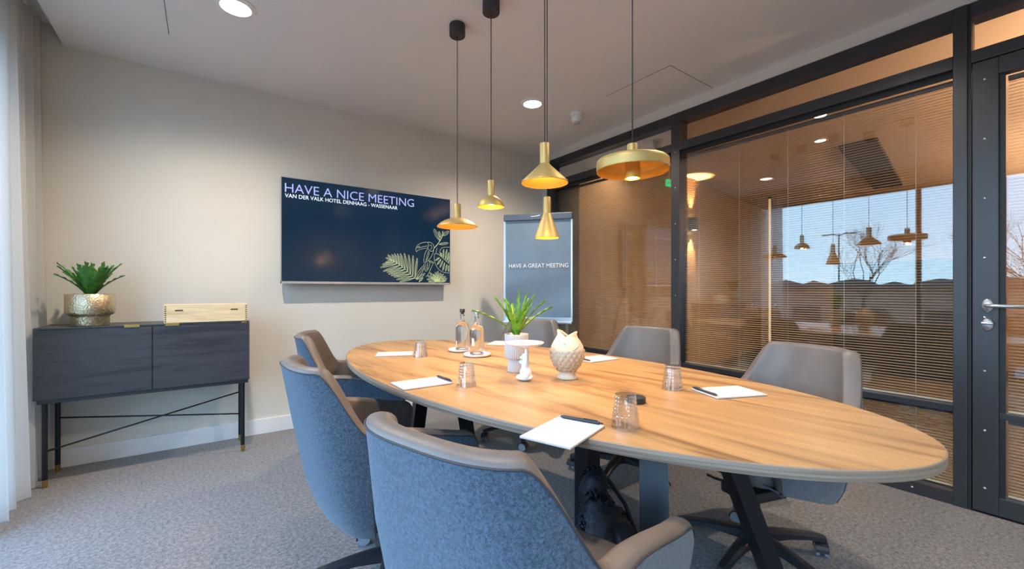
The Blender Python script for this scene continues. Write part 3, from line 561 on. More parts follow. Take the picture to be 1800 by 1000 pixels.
ART = [[[1.599,1.228],[1.555,1.269],[1.498,1.316],[1.441,1.355],[1.386,1.386],[1.345,1.411]],[[1.588,1.239],[1.607,1.307],[1.615,1.386],[1.613,1.436],[1.599,1.388],[1.587,1.309],[1.588,1.239]],[[1.588,1.239],[1.608,1.397]],[[1.568,1.257],[1.579,1.328],[1.577,1.408],[1.57,1.459],[1.561,1.408],[1.559,1.327],[1.568,1.257]],[[1.568,1.257],[1.569,1.418]],[[1.546,1.276],[1.549,1.343],[1.539,1.418],[1.526,1.463],[1.523,1.416],[1.529,1.34],[1.546,1.276]],[[1.546,1.276],[1.53,1.426]],[[1.521,1.297],[1.517,1.362],[1.501,1.432],[1.484,1.475],[1.485,1.429],[1.498,1.357],[1.521,1.297]],[[1.521,1.297],[1.491,1.439]],[[1.495,1.317],[1.487,1.374],[1.465,1.434],[1.445,1.47],[1.45,1.429],[1.468,1.368],[1.495,1.317]],[[1.495,1.317],[1.455,1.439]],[[1.469,1.335],[1.46,1.384],[1.437,1.436],[1.417,1.465],[1.423,1.429],[1.442,1.377],[1.469,1.335]],[[1.469,1.335],[1.427,1.439]],[[1.444,1.353],[1.434,1.396],[1.41,1.439],[1.389,1.463],[1.396,1.432],[1.416,1.387],[1.444,1.353]],[[1.444,1.353],[1.4,1.441]],[[1.419,1.367],[1.408,1.402],[1.385,1.435],[1.365,1.452],[1.372,1.427],[1.392,1.392],[1.419,1.367]],[[1.419,1.367],[1.376,1.435]],[[1.394,1.381],[1.378,1.411],[1.35,1.436],[1.328,1.447],[1.339,1.425],[1.364,1.398],[1.394,1.381]],[[1.394,1.381],[1.341,1.434]],[[1.373,1.394],[1.355,1.41],[1.329,1.418],[1.311,1.416],[1.324,1.404],[1.348,1.393],[1.373,1.394]],[[1.373,1.394],[1.323,1.412]],[[1.588,1.239],[1.531,1.234],[1.47,1.217],[1.434,1.2],[1.474,1.202],[1.536,1.216],[1.588,1.239]],[[1.588,1.239],[1.464,1.208]],[[1.568,1.257],[1.507,1.253],[1.442,1.236],[1.403,1.219],[1.445,1.221],[1.512,1.234],[1.568,1.257]],[[1.568,1.257],[1.435,1.226]],[[1.546,1.276],[1.485,1.273],[1.419,1.258],[1.379,1.242],[1.422,1.243],[1.489,1.255],[1.546,1.276]],[[1.546,1.276],[1.412,1.249]],[[1.521,1.297],[1.458,1.29],[1.391,1.271],[1.352,1.253],[1.395,1.256],[1.463,1.272],[1.521,1.297]],[[1.521,1.297],[1.385,1.262]],[[1.495,1.317],[1.433,1.308],[1.367,1.286],[1.328,1.266],[1.371,1.271],[1.438,1.29],[1.495,1.317]],[[1.495,1.317],[1.361,1.276]],[[1.469,1.335],[1.411,1.325],[1.35,1.301],[1.314,1.281],[1.355,1.287],[1.417,1.307],[1.469,1.335]],[[1.469,1.335],[1.345,1.291]],[[1.444,1.353],[1.383,1.339],[1.318,1.312],[1.281,1.29],[1.324,1.298],[1.389,1.322],[1.444,1.353]],[[1.444,1.353],[1.313,1.302]],[[1.419,1.367],[1.358,1.361],[1.293,1.343],[1.254,1.325],[1.296,1.328],[1.363,1.343],[1.419,1.367]],[[1.419,1.367],[1.287,1.333]],[[1.394,1.381],[1.35,1.38],[1.302,1.367],[1.274,1.352],[1.305,1.352],[1.354,1.362],[1.394,1.381]],[[1.394,1.381],[1.298,1.358]],[[1.373,1.394],[1.346,1.394],[1.319,1.383],[1.304,1.37],[1.324,1.369],[1.352,1.376],[1.373,1.394]],[[1.373,1.394],[1.318,1.375]],[[1.602,1.484],[1.595,1.512],[1.613,1.547],[1.658,1.573],[1.718,1.583],[1.727,1.558],[1.722,1.529],[1.665,1.516],[1.625,1.503],[1.602,1.484]],[[1.606,1.519],[1.621,1.537],[1.636,1.538],[1.632,1.524],[1.617,1.52]],[[1.632,1.524],[1.718,1.547]],[[1.718,1.582],[1.752,1.581],[1.779,1.557],[1.783,1.526],[1.772,1.5],[1.749,1.495],[1.724,1.512],[1.72,1.529]],[[1.737,1.551],[1.749,1.556],[1.76,1.549],[1.758,1.521],[1.741,1.513]],[[1.718,1.519],[1.692,1.482],[1.679,1.432],[1.677,1.376],[1.718,1.402],[1.749,1.435],[1.772,1.479],[1.781,1.522]],[[1.726,1.498],[1.71,1.448],[1.695,1.391]],[[1.733,1.491],[1.726,1.449],[1.707,1.406]],[[1.679,1.376],[1.684,1.321],[1.695,1.301],[1.71,1.306],[1.733,1.343],[1.739,1.393],[1.726,1.403]],[[1.699,1.377],[1.701,1.314]],[[1.718,1.385],[1.714,1.321]],[[1.726,1.403],[1.752,1.405],[1.779,1.391],[1.752,1.386],[1.726,1.403]],[[1.779,1.391],[1.752,1.337],[1.726,1.28],[1.699,1.251]],[[1.814,1.531],[1.802,1.481]],[[1.781,1.526],[1.81,1.559],[1.842,1.597],[1.865,1.649],[1.873,1.7]],[[1.787,1.529],[1.818,1.563],[1.849,1.605],[1.877,1.657],[1.879,1.7]],[[1.842,1.604],[1.835,1.652],[1.807,1.695],[1.779,1.717],[1.782,1.683],[1.804,1.636],[1.842,1.604]],[[1.842,1.604],[1.792,1.695]],[[1.849,1.633],[1.855,1.658],[1.846,1.683],[1.834,1.697],[1.829,1.678],[1.833,1.653],[1.849,1.633]],[[1.849,1.633],[1.837,1.684]],[[1.873,1.653],[1.908,1.659],[1.935,1.683],[1.945,1.705],[1.919,1.702],[1.888,1.683],[1.873,1.653]],[[1.873,1.653],[1.931,1.695]],[[1.834,1.568],[1.873,1.563],[1.915,1.573],[1.941,1.588],[1.913,1.592],[1.869,1.586],[1.834,1.568]],[[1.834,1.568],[1.919,1.584]],[[1.599,1.228],[1.645,1.265],[1.676,1.321],[1.684,1.361],[1.649,1.335],[1.612,1.284],[1.599,1.228]],[[1.599,1.228],[1.667,1.334]],[[1.606,1.222],[1.644,1.237],[1.679,1.265],[1.695,1.289],[1.667,1.279],[1.63,1.254],[1.606,1.222]],[[1.606,1.222],[1.677,1.276]],[[1.628,1.202],[1.65,1.212],[1.667,1.231],[1.673,1.247],[1.656,1.24],[1.637,1.224],[1.628,1.202]],[[1.628,1.202],[1.664,1.238]],[[1.783,1.472],[1.818,1.478],[1.849,1.458],[1.905,1.413],[1.953,1.379]],[[1.849,1.458],[1.842,1.504],[1.865,1.537],[1.913,1.547],[1.952,1.546]],[[1.952,1.292],[1.905,1.294],[1.857,1.307],[1.818,1.339],[1.791,1.388],[1.783,1.43],[1.787,1.473]],[[1.865,1.451],[1.869,1.467],[1.862,1.482],[1.853,1.49],[1.85,1.479],[1.853,1.463],[1.865,1.451]],[[1.865,1.451],[1.856,1.482]],[[1.881,1.438],[1.89,1.469],[1.89,1.505],[1.885,1.528],[1.878,1.505],[1.874,1.469],[1.881,1.438]],[[1.881,1.438],[1.884,1.51]],[[1.901,1.42],[1.916,1.458],[1.922,1.502],[1.921,1.53],[1.91,1.503],[1.9,1.459],[1.901,1.42]],[[1.901,1.42],[1.917,1.508]],[[1.917,1.41],[1.935,1.441],[1.944,1.478],[1.945,1.502],[1.932,1.48],[1.919,1.444],[1.917,1.41]],[[1.917,1.41],[1.939,1.484]],[[1.937,1.393],[1.95,1.42],[1.954,1.453],[1.952,1.473],[1.942,1.454],[1.934,1.422],[1.937,1.393]],[[1.937,1.393],[1.949,1.457]],[[1.842,1.439],[1.821,1.435],[1.803,1.421],[1.795,1.409],[1.81,1.412],[1.829,1.423],[1.842,1.439]],[[1.842,1.439],[1.804,1.415]],[[1.857,1.426],[1.836,1.409],[1.82,1.385],[1.814,1.367],[1.83,1.379],[1.849,1.401],[1.857,1.426]],[[1.857,1.426],[1.823,1.379]],[[1.877,1.412],[1.857,1.389],[1.845,1.36],[1.842,1.339],[1.856,1.355],[1.872,1.384],[1.877,1.412]],[[1.877,1.412],[1.849,1.354]],[[1.897,1.395],[1.881,1.367],[1.873,1.334],[1.873,1.311],[1.885,1.331],[1.896,1.364],[1.897,1.395]],[[1.897,1.395],[1.878,1.328]],[[1.921,1.378],[1.907,1.353],[1.903,1.324],[1.905,1.305],[1.915,1.322],[1.923,1.351],[1.921,1.378]],[[1.921,1.378],[1.908,1.32]],[[1.941,1.368],[1.932,1.345],[1.932,1.319],[1.937,1.302],[1.944,1.318],[1.948,1.345],[1.941,1.368]],[[1.941,1.368],[1.938,1.315]],[[1.81,1.217],[1.774,1.232],[1.731,1.235],[1.703,1.23],[1.728,1.218],[1.771,1.211],[1.81,1.217]],[[1.81,1.217],[1.724,1.227]],[[1.81,1.217],[1.78,1.244],[1.739,1.261],[1.71,1.265],[1.731,1.246],[1.77,1.225],[1.81,1.217]],[[1.81,1.217],[1.73,1.256]],[[1.81,1.217],[1.792,1.253],[1.759,1.283],[1.733,1.297],[1.745,1.272],[1.774,1.238],[1.81,1.217]],[[1.81,1.217],[1.749,1.281]],[[1.81,1.217],[1.807,1.246],[1.789,1.272],[1.772,1.284],[1.773,1.263],[1.786,1.236],[1.81,1.217]],[[1.81,1.217],[1.779,1.271]],[[1.81,1.217],[1.818,1.249],[1.811,1.282],[1.799,1.302],[1.792,1.28],[1.795,1.246],[1.81,1.217]],[[1.81,1.217],[1.801,1.285]],[[1.81,1.217],[1.827,1.25],[1.831,1.289],[1.826,1.314],[1.813,1.291],[1.804,1.252],[1.81,1.217]],[[1.81,1.217],[1.823,1.294]],[[1.81,1.217],[1.837,1.24],[1.854,1.273],[1.857,1.297],[1.837,1.281],[1.816,1.25],[1.81,1.217]],[[1.81,1.217],[1.848,1.281]],[[1.81,1.217],[1.846,1.234],[1.876,1.263],[1.889,1.287],[1.863,1.275],[1.83,1.249],[1.81,1.217]],[[1.81,1.217],[1.873,1.273]],[[1.81,1.217],[1.851,1.223],[1.891,1.243],[1.913,1.262],[1.883,1.258],[1.841,1.242],[1.81,1.217]],[[1.81,1.217],[1.892,1.253]],[[1.81,1.217],[1.854,1.215],[1.901,1.226],[1.929,1.24],[1.897,1.243],[1.849,1.236],[1.81,1.217]],[[1.81,1.217],[1.905,1.236]],[[1.81,1.217],[1.849,1.207],[1.893,1.21],[1.921,1.219],[1.893,1.227],[1.849,1.228],[1.81,1.217]],[[1.81,1.217],[1.899,1.218]],[[1.81,1.206],[1.793,1.228],[1.768,1.245],[1.749,1.252],[1.76,1.236],[1.784,1.217],[1.81,1.206]],[[1.81,1.206],[1.761,1.243]],[[1.81,1.206],[1.809,1.231],[1.799,1.256],[1.787,1.27],[1.787,1.252],[1.795,1.226],[1.81,1.206]],[[1.81,1.206],[1.792,1.257]],[[1.81,1.206],[1.823,1.229],[1.828,1.256],[1.826,1.275],[1.816,1.259],[1.808,1.232],[1.81,1.206]],[[1.81,1.206],[1.823,1.261]],[[1.81,1.206],[1.835,1.221],[1.856,1.243],[1.865,1.261],[1.847,1.251],[1.824,1.23],[1.81,1.206]],[[1.81,1.206],[1.854,1.25]],[[1.81,1.206],[1.778,1.213],[1.741,1.211],[1.718,1.205],[1.741,1.2],[1.778,1.199],[1.81,1.206]],[[1.81,1.206],[1.736,1.206]],[[1.81,1.206],[1.843,1.201],[1.881,1.204],[1.905,1.211],[1.881,1.216],[1.843,1.215],[1.81,1.206]],[[1.81,1.206],[1.886,1.21]]]
bm = bmesh.new()
for l in ART:
    pts = [Vector((p[0], TY-0.002, p[1])) for p in l]
    # smooth the outline once (corner cutting), then ribbon it
    q = [pts[0]]
    for a, b in zip(pts, pts[1:]): q += [a.lerp(b, .25), a.lerp(b, .75)]
    q.append(pts[-1]); w = 0.0013
    prev = None
    for i, p in enumerate(q):
        d = (q[min(i+1, len(q)-1)] - q[max(i-1, 0)])
        d = d.normalized() if d.length > 1e-6 else Vector((1, 0, 0))
        nrm = Vector((-d.z, 0, d.x))*w; pr = (bm.verts.new(p+nrm), bm.verts.new(p-nrm))
        if prev: bm.faces.new((prev[0], prev[1], pr[1], pr[0]))
        prev = pr
bmesh.ops.bisect_plane(bm, geom=bm.verts[:]+bm.edges[:]+bm.faces[:], plane_co=(1.953, 0, 0), plane_no=(1, 0, 0), clear_outer=True)
bmesh.ops.bisect_plane(bm, geom=bm.verts[:]+bm.edges[:]+bm.faces[:], plane_co=(0, 0, 1.197), plane_no=(0, 0, -1), clear_outer=True)
tvo(obj('line_drawing', bm, M['art'], tv, recalc=False))

# ---------------------------------------------------------------- sideboard
sb = thing('sideboard', 'dark stained sideboard on thin crossed-rod legs against the back wall', 'sideboard', (-0.268, 3.5, 0))
def L_(x): return x+0.268
obj('carcass', BX(L_(-0.775), L_(0.244), 0.022, 0.335, 0.478, 0.900, bev=0.003), M['cab'], sb)
obj('top', BX(L_(-0.785), L_(0.250), 0.0, 0.345, 0.902, 0.912, bev=0.002), M['cab'], sb)
def cdoor(x0, x1, m, px0, px1):
    d = obj('door', BX(L_(x0), L_(x1), 0.0, 0.020, 0.504, 0.900, bev=0.0015), m, sb)
    h = bmesh.new(); box(h, L_(px0), L_(px1), -0.006, 0.012, 0.9125, 0.9150); box(h, L_(px0)+0.004, L_(px1)-0.004, -0.006, -0.0035, 0.899, 0.9125)
    obj('pull', h, M['brass'], d); return d
cdoor(-0.785, -0.273, M['door_wood'], -0.407, -0.328); cdoor(-0.269, 0.250, M['door_wood'], -0.212, -0.135)
obj('lock_plate', BX(L_(0.203), L_(0.232), -0.0025, 0.0, 0.900, 0.9105), M['brass'], sb)
for x in (-0.745, 0.212):
    for y in (0.035, 0.30):
        l = obj('leg', TB([(L_(x), y, 0.045), (L_(x), y, 0.48)], 0.0125, 14), M['black'], sb, True); autosmooth(l)
        c = obj('leg_cap', TB([(L_(x), y, 0.0), (L_(x), y, 0.045)], [0.0115, 0.0128], 14), M['brass'], l, True); autosmooth(c)
obj('cross_rod', TB([(L_(-0.745), 0.035, 0.205), (L_(0.212), 0.30, 0.365)], 0.005, 8), M['black'], sb, True)
obj('cross_rod', TB([(L_(-0.745), 0.30, 0.335), (L_(0.212), 0.035, 0.262)], 0.005, 8), M['black'], sb, True)

def fern(root, z0, n, spread, hmin, hmax, m, seed, wleaf, r0=0.012, dirs=None):
    rnd = random.Random(seed)
    for k in range(n):
        a = 2*PI*k/n*1.0 + rnd.uniform(-.35, .35); h = rnd.uniform(hmin, hmax); sp_ = spread*rnd.uniform(0.35, 1.0)
        if dirs and k < len(dirs): a, h, sp_ = dirs[k]
        w0 = wleaf*rnd.uniform(0.8, 1.15); bm = bmesh.new(); N = 26; rows = []
        ph = rnd.uniform(0, 6)
        for i in range(N+1):
            s = i/N; rad = r0 + sp_*(s**1.35); z = z0 + h*(s - 0.16*s*s*s*(sp_/max(h, .01)))
            w = w0*(math.sin(PI*min(1, (s*0.92+0.07)))**0.65)*(1-0.35*s)
            wav = 0.20*w0*math.sin(s*38+ph); wav2 = 0.20*w0*math.sin(s*38+ph+2.2)
            c = Vector((rad*math.cos(a), rad*math.sin(a), z)); t = Vector((-math.sin(a), math.cos(a), 0)); o_ = Vector((math.cos(a), math.sin(a), 0))
            tip = 1-max(0, (s-.93)/.07)
            rows.append([bm.verts.new(c + t*(-(w+wav)*tip) + Vector((0, 0, 0.006+wav*.5)) - o_*0.004), bm.verts.new(c - t*w*tip*.5 + Vector((0, 0, .002))), bm.verts.new(c), bm.verts.new(c + t*w*tip*.5 + Vector((0, 0, .002))), bm.verts.new(c + t*((w+wav2)*tip) + Vector((0, 0, 0.006+wav2*.5)) - o_*0.004)])
        for A, B in zip(rows, rows[1:]):
            for q in range(4): bm.faces.new((A[q], A[q+1], B[q+1], B[q]))
        obj('leaf', bm, m, root, True, recalc=False)

pt = thing('potted_fern', 'green fern in a hammered champagne metal pot on the sideboard', 'plant', (-0.570, 3.62, 0.9126))
fn_h = lambda r, z, a, i: (r, z)
obj('pot', LT([(0, 0), (0.086, 0), (0.087, 0.004), (0.087, 0.052), (0.091, 0.060), (0.106, 0.068), (0.113, 0.082), (0.113, 0.190), (0.110, 0.192), (0.107, 0.189), (0.107, 0.08), (0.07, 0.065), (0, 0.062)], 64), M['hammered'], pt, True)
obj('soil', LT([(0, 0.176), (0.05, 0.174), (0.1065, 0.170)], 32), M['soil'], pt, True)
fern(pt, 0.170, 34, 0.145, 0.15, 0.235, M['leaf2'], 4, 0.024, 0.016)

bx = thing('wooden_box', 'pale wooden box with finger joints lying on the sideboard', 'box', (0.011, 3.54, 0.9155))
obj('front', BX(-0.216, 0.216, -0.040, -0.030, 0.0, 0.112, bev=0.001), M['pine'], bx)
obj('back', BX(-0.216, 0.216, 0.10, 0.11, 0.0, 0.112, bev=0.001), M['pine'], bx)
obj('bottom', BX(-0.216, 0.216, -0.030, 0.10, 0.0, 0.006), M['pine'], bx)
obj('lid', BX(-0.216, 0.216, -0.040, 0.110, 0.112, 0.118, bev=0.001), M['pine'], bx)
for s in (-1, 1):
    e = obj('end', BX(s*0.2165-0.005+0.005*s*0.99, s*0.2165+0.005+0.005*s*0.99, -0.040, 0.110, 0.0, 0.118, bev=0.001), M['pine'], bx)
    j = bmesh.new()
    for k in range(8): box(j, s*0.219-0.004, s*0.219+0.004, -0.0412, -0.0396, 0.006+k*0.0135, 0.012+k*0.0135)
    tag(obj('finger_joints', j, M['slot'], e), kind='stuff')
for x in (-0.150, 0.150): obj('slot', BX(x-0.021, x+0.021, -0.0412, -0.0398, 0.076, 0.084), M['slot'], bx)

# ---------------------------------------------------------------- flip chart
fc = thing('flip_chart', 'flip chart with a slate-blue sheet lettered in white, in the far corner', 'flip chart', (2.515, 3.10, 0), -0.87)
# local frame: x along the board, -y towards the room
FW = 0.32
obj('board', BX(-FW, FW, -0.002, 0.018, 0.83, 1.83, bev=0.002), M['silver'], fc)
cl = obj('clamp_bar', BX(-FW-0.004, FW+0.004, -0.022, 0.0, 1.775, 1.838, bev=0.008), M['clamp'], fc)
lg = bmesh.new()
for k, (a, b, z) in enumerate([(-0.06, -0.045, 1.808), (-0.043, -0.032, 1.808), (-0.030, -0.018, 1.809), (-0.016, -0.002, 1.810), (0.0, 0.012, 1.811), (0.012, 0.024, 1.816)]): box(lg, a, b, -0.0228, -0.0218, z, z+0.005)
obj('emblem', lg, M['print'], cl)
sheet = bmesh.new(); rows = []
for j in range(14):
    z = 1.775 - 0.90*j/13; rows.append([sheet.verts.new((-FW+0.012+(2*FW-0.024)*i/10, -0.006-0.004*math.sin(j*.9+i*.3)*(j/13) - 0.002, z)) for i in range(11)])
for a, b in zip(rows, rows[1:]):
    for i in range(10): sheet.faces.new((a[i], a[i+1], b[i+1], b[i]))
sh = obj('sheet', sheet, M['chalk'], fc, True)
text('lettering', 'HAVE A GREAT MEETING', M['print'], -0.272, 0.287, 1.334, 1.372, -0.0145, fc, split=True)
ck = bmesh.new(); rc = random.Random(5)
for k in range(9):
    x, z = rc.uniform(-0.05, 0.26), rc.uniform(0.92, 1.2); pr = None; ang = rc.uniform(0, 6)
    for i in range(10):
        ang += rc.uniform(-.5, .7); x2, z2 = x+0.018*math.cos(ang), z+0.018*math.sin(ang)
        if abs(x2) < 0.3 and 0.89 < z2 < 1.25:
            v = [ck.verts.new(q) for q in ((x, -0.0142, z), (x2, -0.0142, z2), (x2, -0.0142, z2+0.0012), (x, -0.0142, z+0.0012))]; ck.faces.new(v)
        x, z = x2, z2
tag(obj('chalk_smudge', ck, mat('chalk_haze', lin((112, 126, 138)), 0.9, noise=0.1), sh, recalc=False), kind='stuff')
obj('pen_tray', BX(-FW-0.002, FW+0.002, -0.05, 0.0, 0.815, 0.838, bev=0.006), M['silver'], fc)
for s in (-1, 1): obj('frame_edge', BX(s*FW-0.005, s*FW+0.005, -0.009, 0.02, 0.838, 1.775, bev=0.002), M['silver'], fc)
obj('leg', TB([(-0.18, 0.033, 1.70), (-0.34, 0.03, 0.012)], 0.013, 12), M['silver'], fc, True)
obj('leg', TB([(0.18, 0.033, 1.70), (0.34, 0.03, 0.012)], 0.013, 12), M['silver'], fc, True)
obj('leg', TB([(0.0, 0.035, 1.70), (0.0, 0.42, 0.012)], 0.013, 12), M['silver'], fc, True)

# ---------------------------------------------------------------- the oval table
TC = Vector((1.276, 1.7075, 0)); TR = 0.0957; TZ = 0.74
tb = thing('meeting_table', 'long oval oak-topped meeting table on black splayed legs', 'table', TC, TR)
A_, B_ = 0.669, 1.492
def oval(bm, a, b, z, n=160): return [bm.verts.new((a*math.cos(2*PI*k/n), b*math.sin(2*PI*k/n), z)) for k in range(n)]
bm = bmesh.new(); r1 = oval(bm, A_-0.0015, B_-0.0015, TZ); r0 = oval(bm, A_-0.0015, B_-0.0015, TZ-0.026)
bm.faces.new(r1); bm.faces.new(r0[::-1])
for k in range(160): bm.faces.new((r0[k], r0[(k+1) % 160], r1[(k+1) % 160], r1[k]))
obj('tabletop', bm, M['oak'], tb)
bm = bmesh.new(); prev = None; rings = []
for (o_, z) in ((0.001, -0.0275), (0.0022, -0.025), (0.0022, -0.0025), (0.001, -0.0006), (-0.0014, -0.0002)): rings.append(oval(bm, A_+o_, B_+o_, TZ+z))
for a, b in zip(rings, rings[1:]):
    for k in range(160): bm.faces.new((a[k], a[(k+1) % 160], b[(k+1) % 160], b[k]))
obj('edge_band', bm, M['oak_edge'], tb, True)
Tinv = (Matrix.Translation(TC) @ Matrix.Rotation(TR, 4, 'Z')).inverted()
def Tl(p): return Tinv @ Vector(p)
legs = [((1.19, 0.87, 0.69), (1.00, 0.72, 0)), ((1.47, 0.83, 0.69), (1.70, 0.69, 0))]
legs += [((1.17, 2.60, 0.69), (1.17, 2.79, 0)), ((1.36, 2.545, 0.69), (1.55, 2.69, 0))]
for a, b in legs:
    obj('leg', strut(Tl(a), Tl((b[0], b[1], 0.004)), 0.085, 0.055), M['black'], tb)
    obj('foot', BX(-0.045, 0.045, -0.032, 0.032, 0, 0.006, mtx=Matrix.Translation(Tl(b))), M['plastic'], tb)
obj('side_rail', BX(-0.20, -0.14, -0.95, 0.95, 0.672, TZ-0.028), M['black'], tb)
obj('side_rail', BX(0.14, 0.20, -0.95, 0.95, 0.672, TZ-0.028), M['black'], tb)
for y in (-0.88, 0.88): obj('cross_rail', BX(-0.42, 0.42, y-0.03, y+0.03, 0.680, TZ-0.028), M['black'], tb)
obj('cable_column', BX(-0.045, 0.045, -0.04, 0.04, 0.0, TZ-0.028, mtx=Matrix.Translation(Tl((1.45, 1.42, 0))), bev=0.003), M['black'], tb)
obj('bracket', BX(-0.57, -0.50, -0.02, 0.26, TZ-0.062, TZ-0.028, bev=0.004), M['plastic'], tb)

# backpack on the floor under the table
def blobs(name, parts, m, parent, vox=0.006, smooth=True, noise=0.0, loc=None):
    bm = bmesh.new()
    for (c, r, rot) in parts:
        mx = Matrix.Translation(c) @ (Matrix.Rotation(rot[1], 4, rot[0]) if rot else Matrix.Identity(4)) @ Matrix.Diagonal((*r, 1))
        bmesh.ops.create_icosphere(bm, subdivisions=3, radius=1.0, matrix=mx)
    me = bpy.data.meshes.new('tmp'); bm.to_mesh(me); bm.free(); o = bpy.data.objects.new('tmp', me); COL.objects.link(o)
    md = o.modifiers.new('r', 'REMESH'); md.mode = 'VOXEL'; md.voxel_size = vox; md.use_smooth_shade = True
    s2 = o.modifiers.new('s', 'SMOOTH'); s2.factor = 0.5; s2.iterations = 2
    dg = bpy.context.evaluated_depsgraph_get(); nm = bpy.data.meshes.new_from_object(o.evaluated_get(dg)); bpy.data.objects.remove(o)
    if noise:
        from mathutils import noise as MN
        for v in nm.vertices:
            p = v.co*8; d = abs(MN.noise(p))*0.9 + abs(MN.noise(p*2.3+Vector((3, 1, 2))))*0.5
            w = min(1, max(0, v.co.z)/0.02); v.co -= v.normal*d*noise*w
    nm.name = name; nm.materials.clear(); nm.materials.append(m)
    for p in nm.polygons: p.use_smooth = True
    q = bpy.data.objects.new(name, nm); COL.objects.link(q); q.parent = parent
    if loc: q.location = loc
    return q
bg_ = thing('backpack', 'dark navy bag slumped on the carpet under the table', 'bag', (1.33, 1.24, 0), 0.5)
blobs('body', [((0, 0, 0.15), (0.11, 0.085, 0.15), None), ((0, 0.02, 0.30), (0.08, 0.06, 0.09), ('X', 0.3)), ((0.04, -0.08, 0.09), (0.10, 0.07, 0.09), ('Y', 0.5)), ((-0.02, 0.0, 0.10), (0.12, 0.10, 0.098), None)], M['bag'], bg_, 0.006, noise=0.022)
blobs('pocket', [((0.15, -0.04, 0.07), (0.10, 0.08, 0.069), ('Z', 0.4)), ((0.20, -0.02, 0.09), (0.05, 0.06, 0.06), None)], M['bag'], bg_, 0.006, noise=0.022)
obj('strap', TB([(0.02, 0.03, 0.36), (0.10, -0.02, 0.30), (0.16, -0.08, 0.18), (0.18, -0.12, 0.06), (0.14, -0.15, 0.012)], 0.009, 8), M['bag'], bg_, True)

# ---------------------------------------------------------------- chairs
ZB = 0.31
RIM = [(0.0, 0.868), (0.235, 0.866), (0.445, 0.658), (1.0, 0.59)]
def plan(u, z, off=0.0):
    a = lerp_tab([(0.30, 0.225), (0.36, 0.25), (0.50, 0.272), (0.66, 0.285), (0.87, 0.258)], z) - off
    xb = lerp_tab([(0.30, -0.225), (0.345, -0.265), (0.44, -0.30), (0.66, -0.345), (0.87, -0.385)], z) + off
    xj = -0.11; xf = lerp_tab([(0.30, 0.10), (0.40, 0.17), (0.60, 0.235)], z)
    s = -1 if u < 0 else 1; q = abs(u)
    if q < 0.5:
        ph = q/0.5*PI/2; c, d = max(0, math.cos(ph))**(2/2.9), math.sin(ph)**(2/2.9)
        return xj - (xj-xb)*c, s*a*d
    t = (q-0.5)/0.5; return xj + (xf-xj)*t, s*(a + 0.012*math.sin(t*PI*0.5))
US = [-1+2*i/110 for i in range(111)]
def thick(u):
    q = abs(u); return 0.052*math.sqrt(max(0.02, 1-max(0, (q-0.90)/0.10)**2))
def rimz(u):
    q = abs(u); z = interp(RIM, q); return z - 0.05*max(0, (q-0.90)/0.10)**2
def botz(u): return ZB + 0.10*max(0, (abs(u)-0.45)/0.55)**1.2
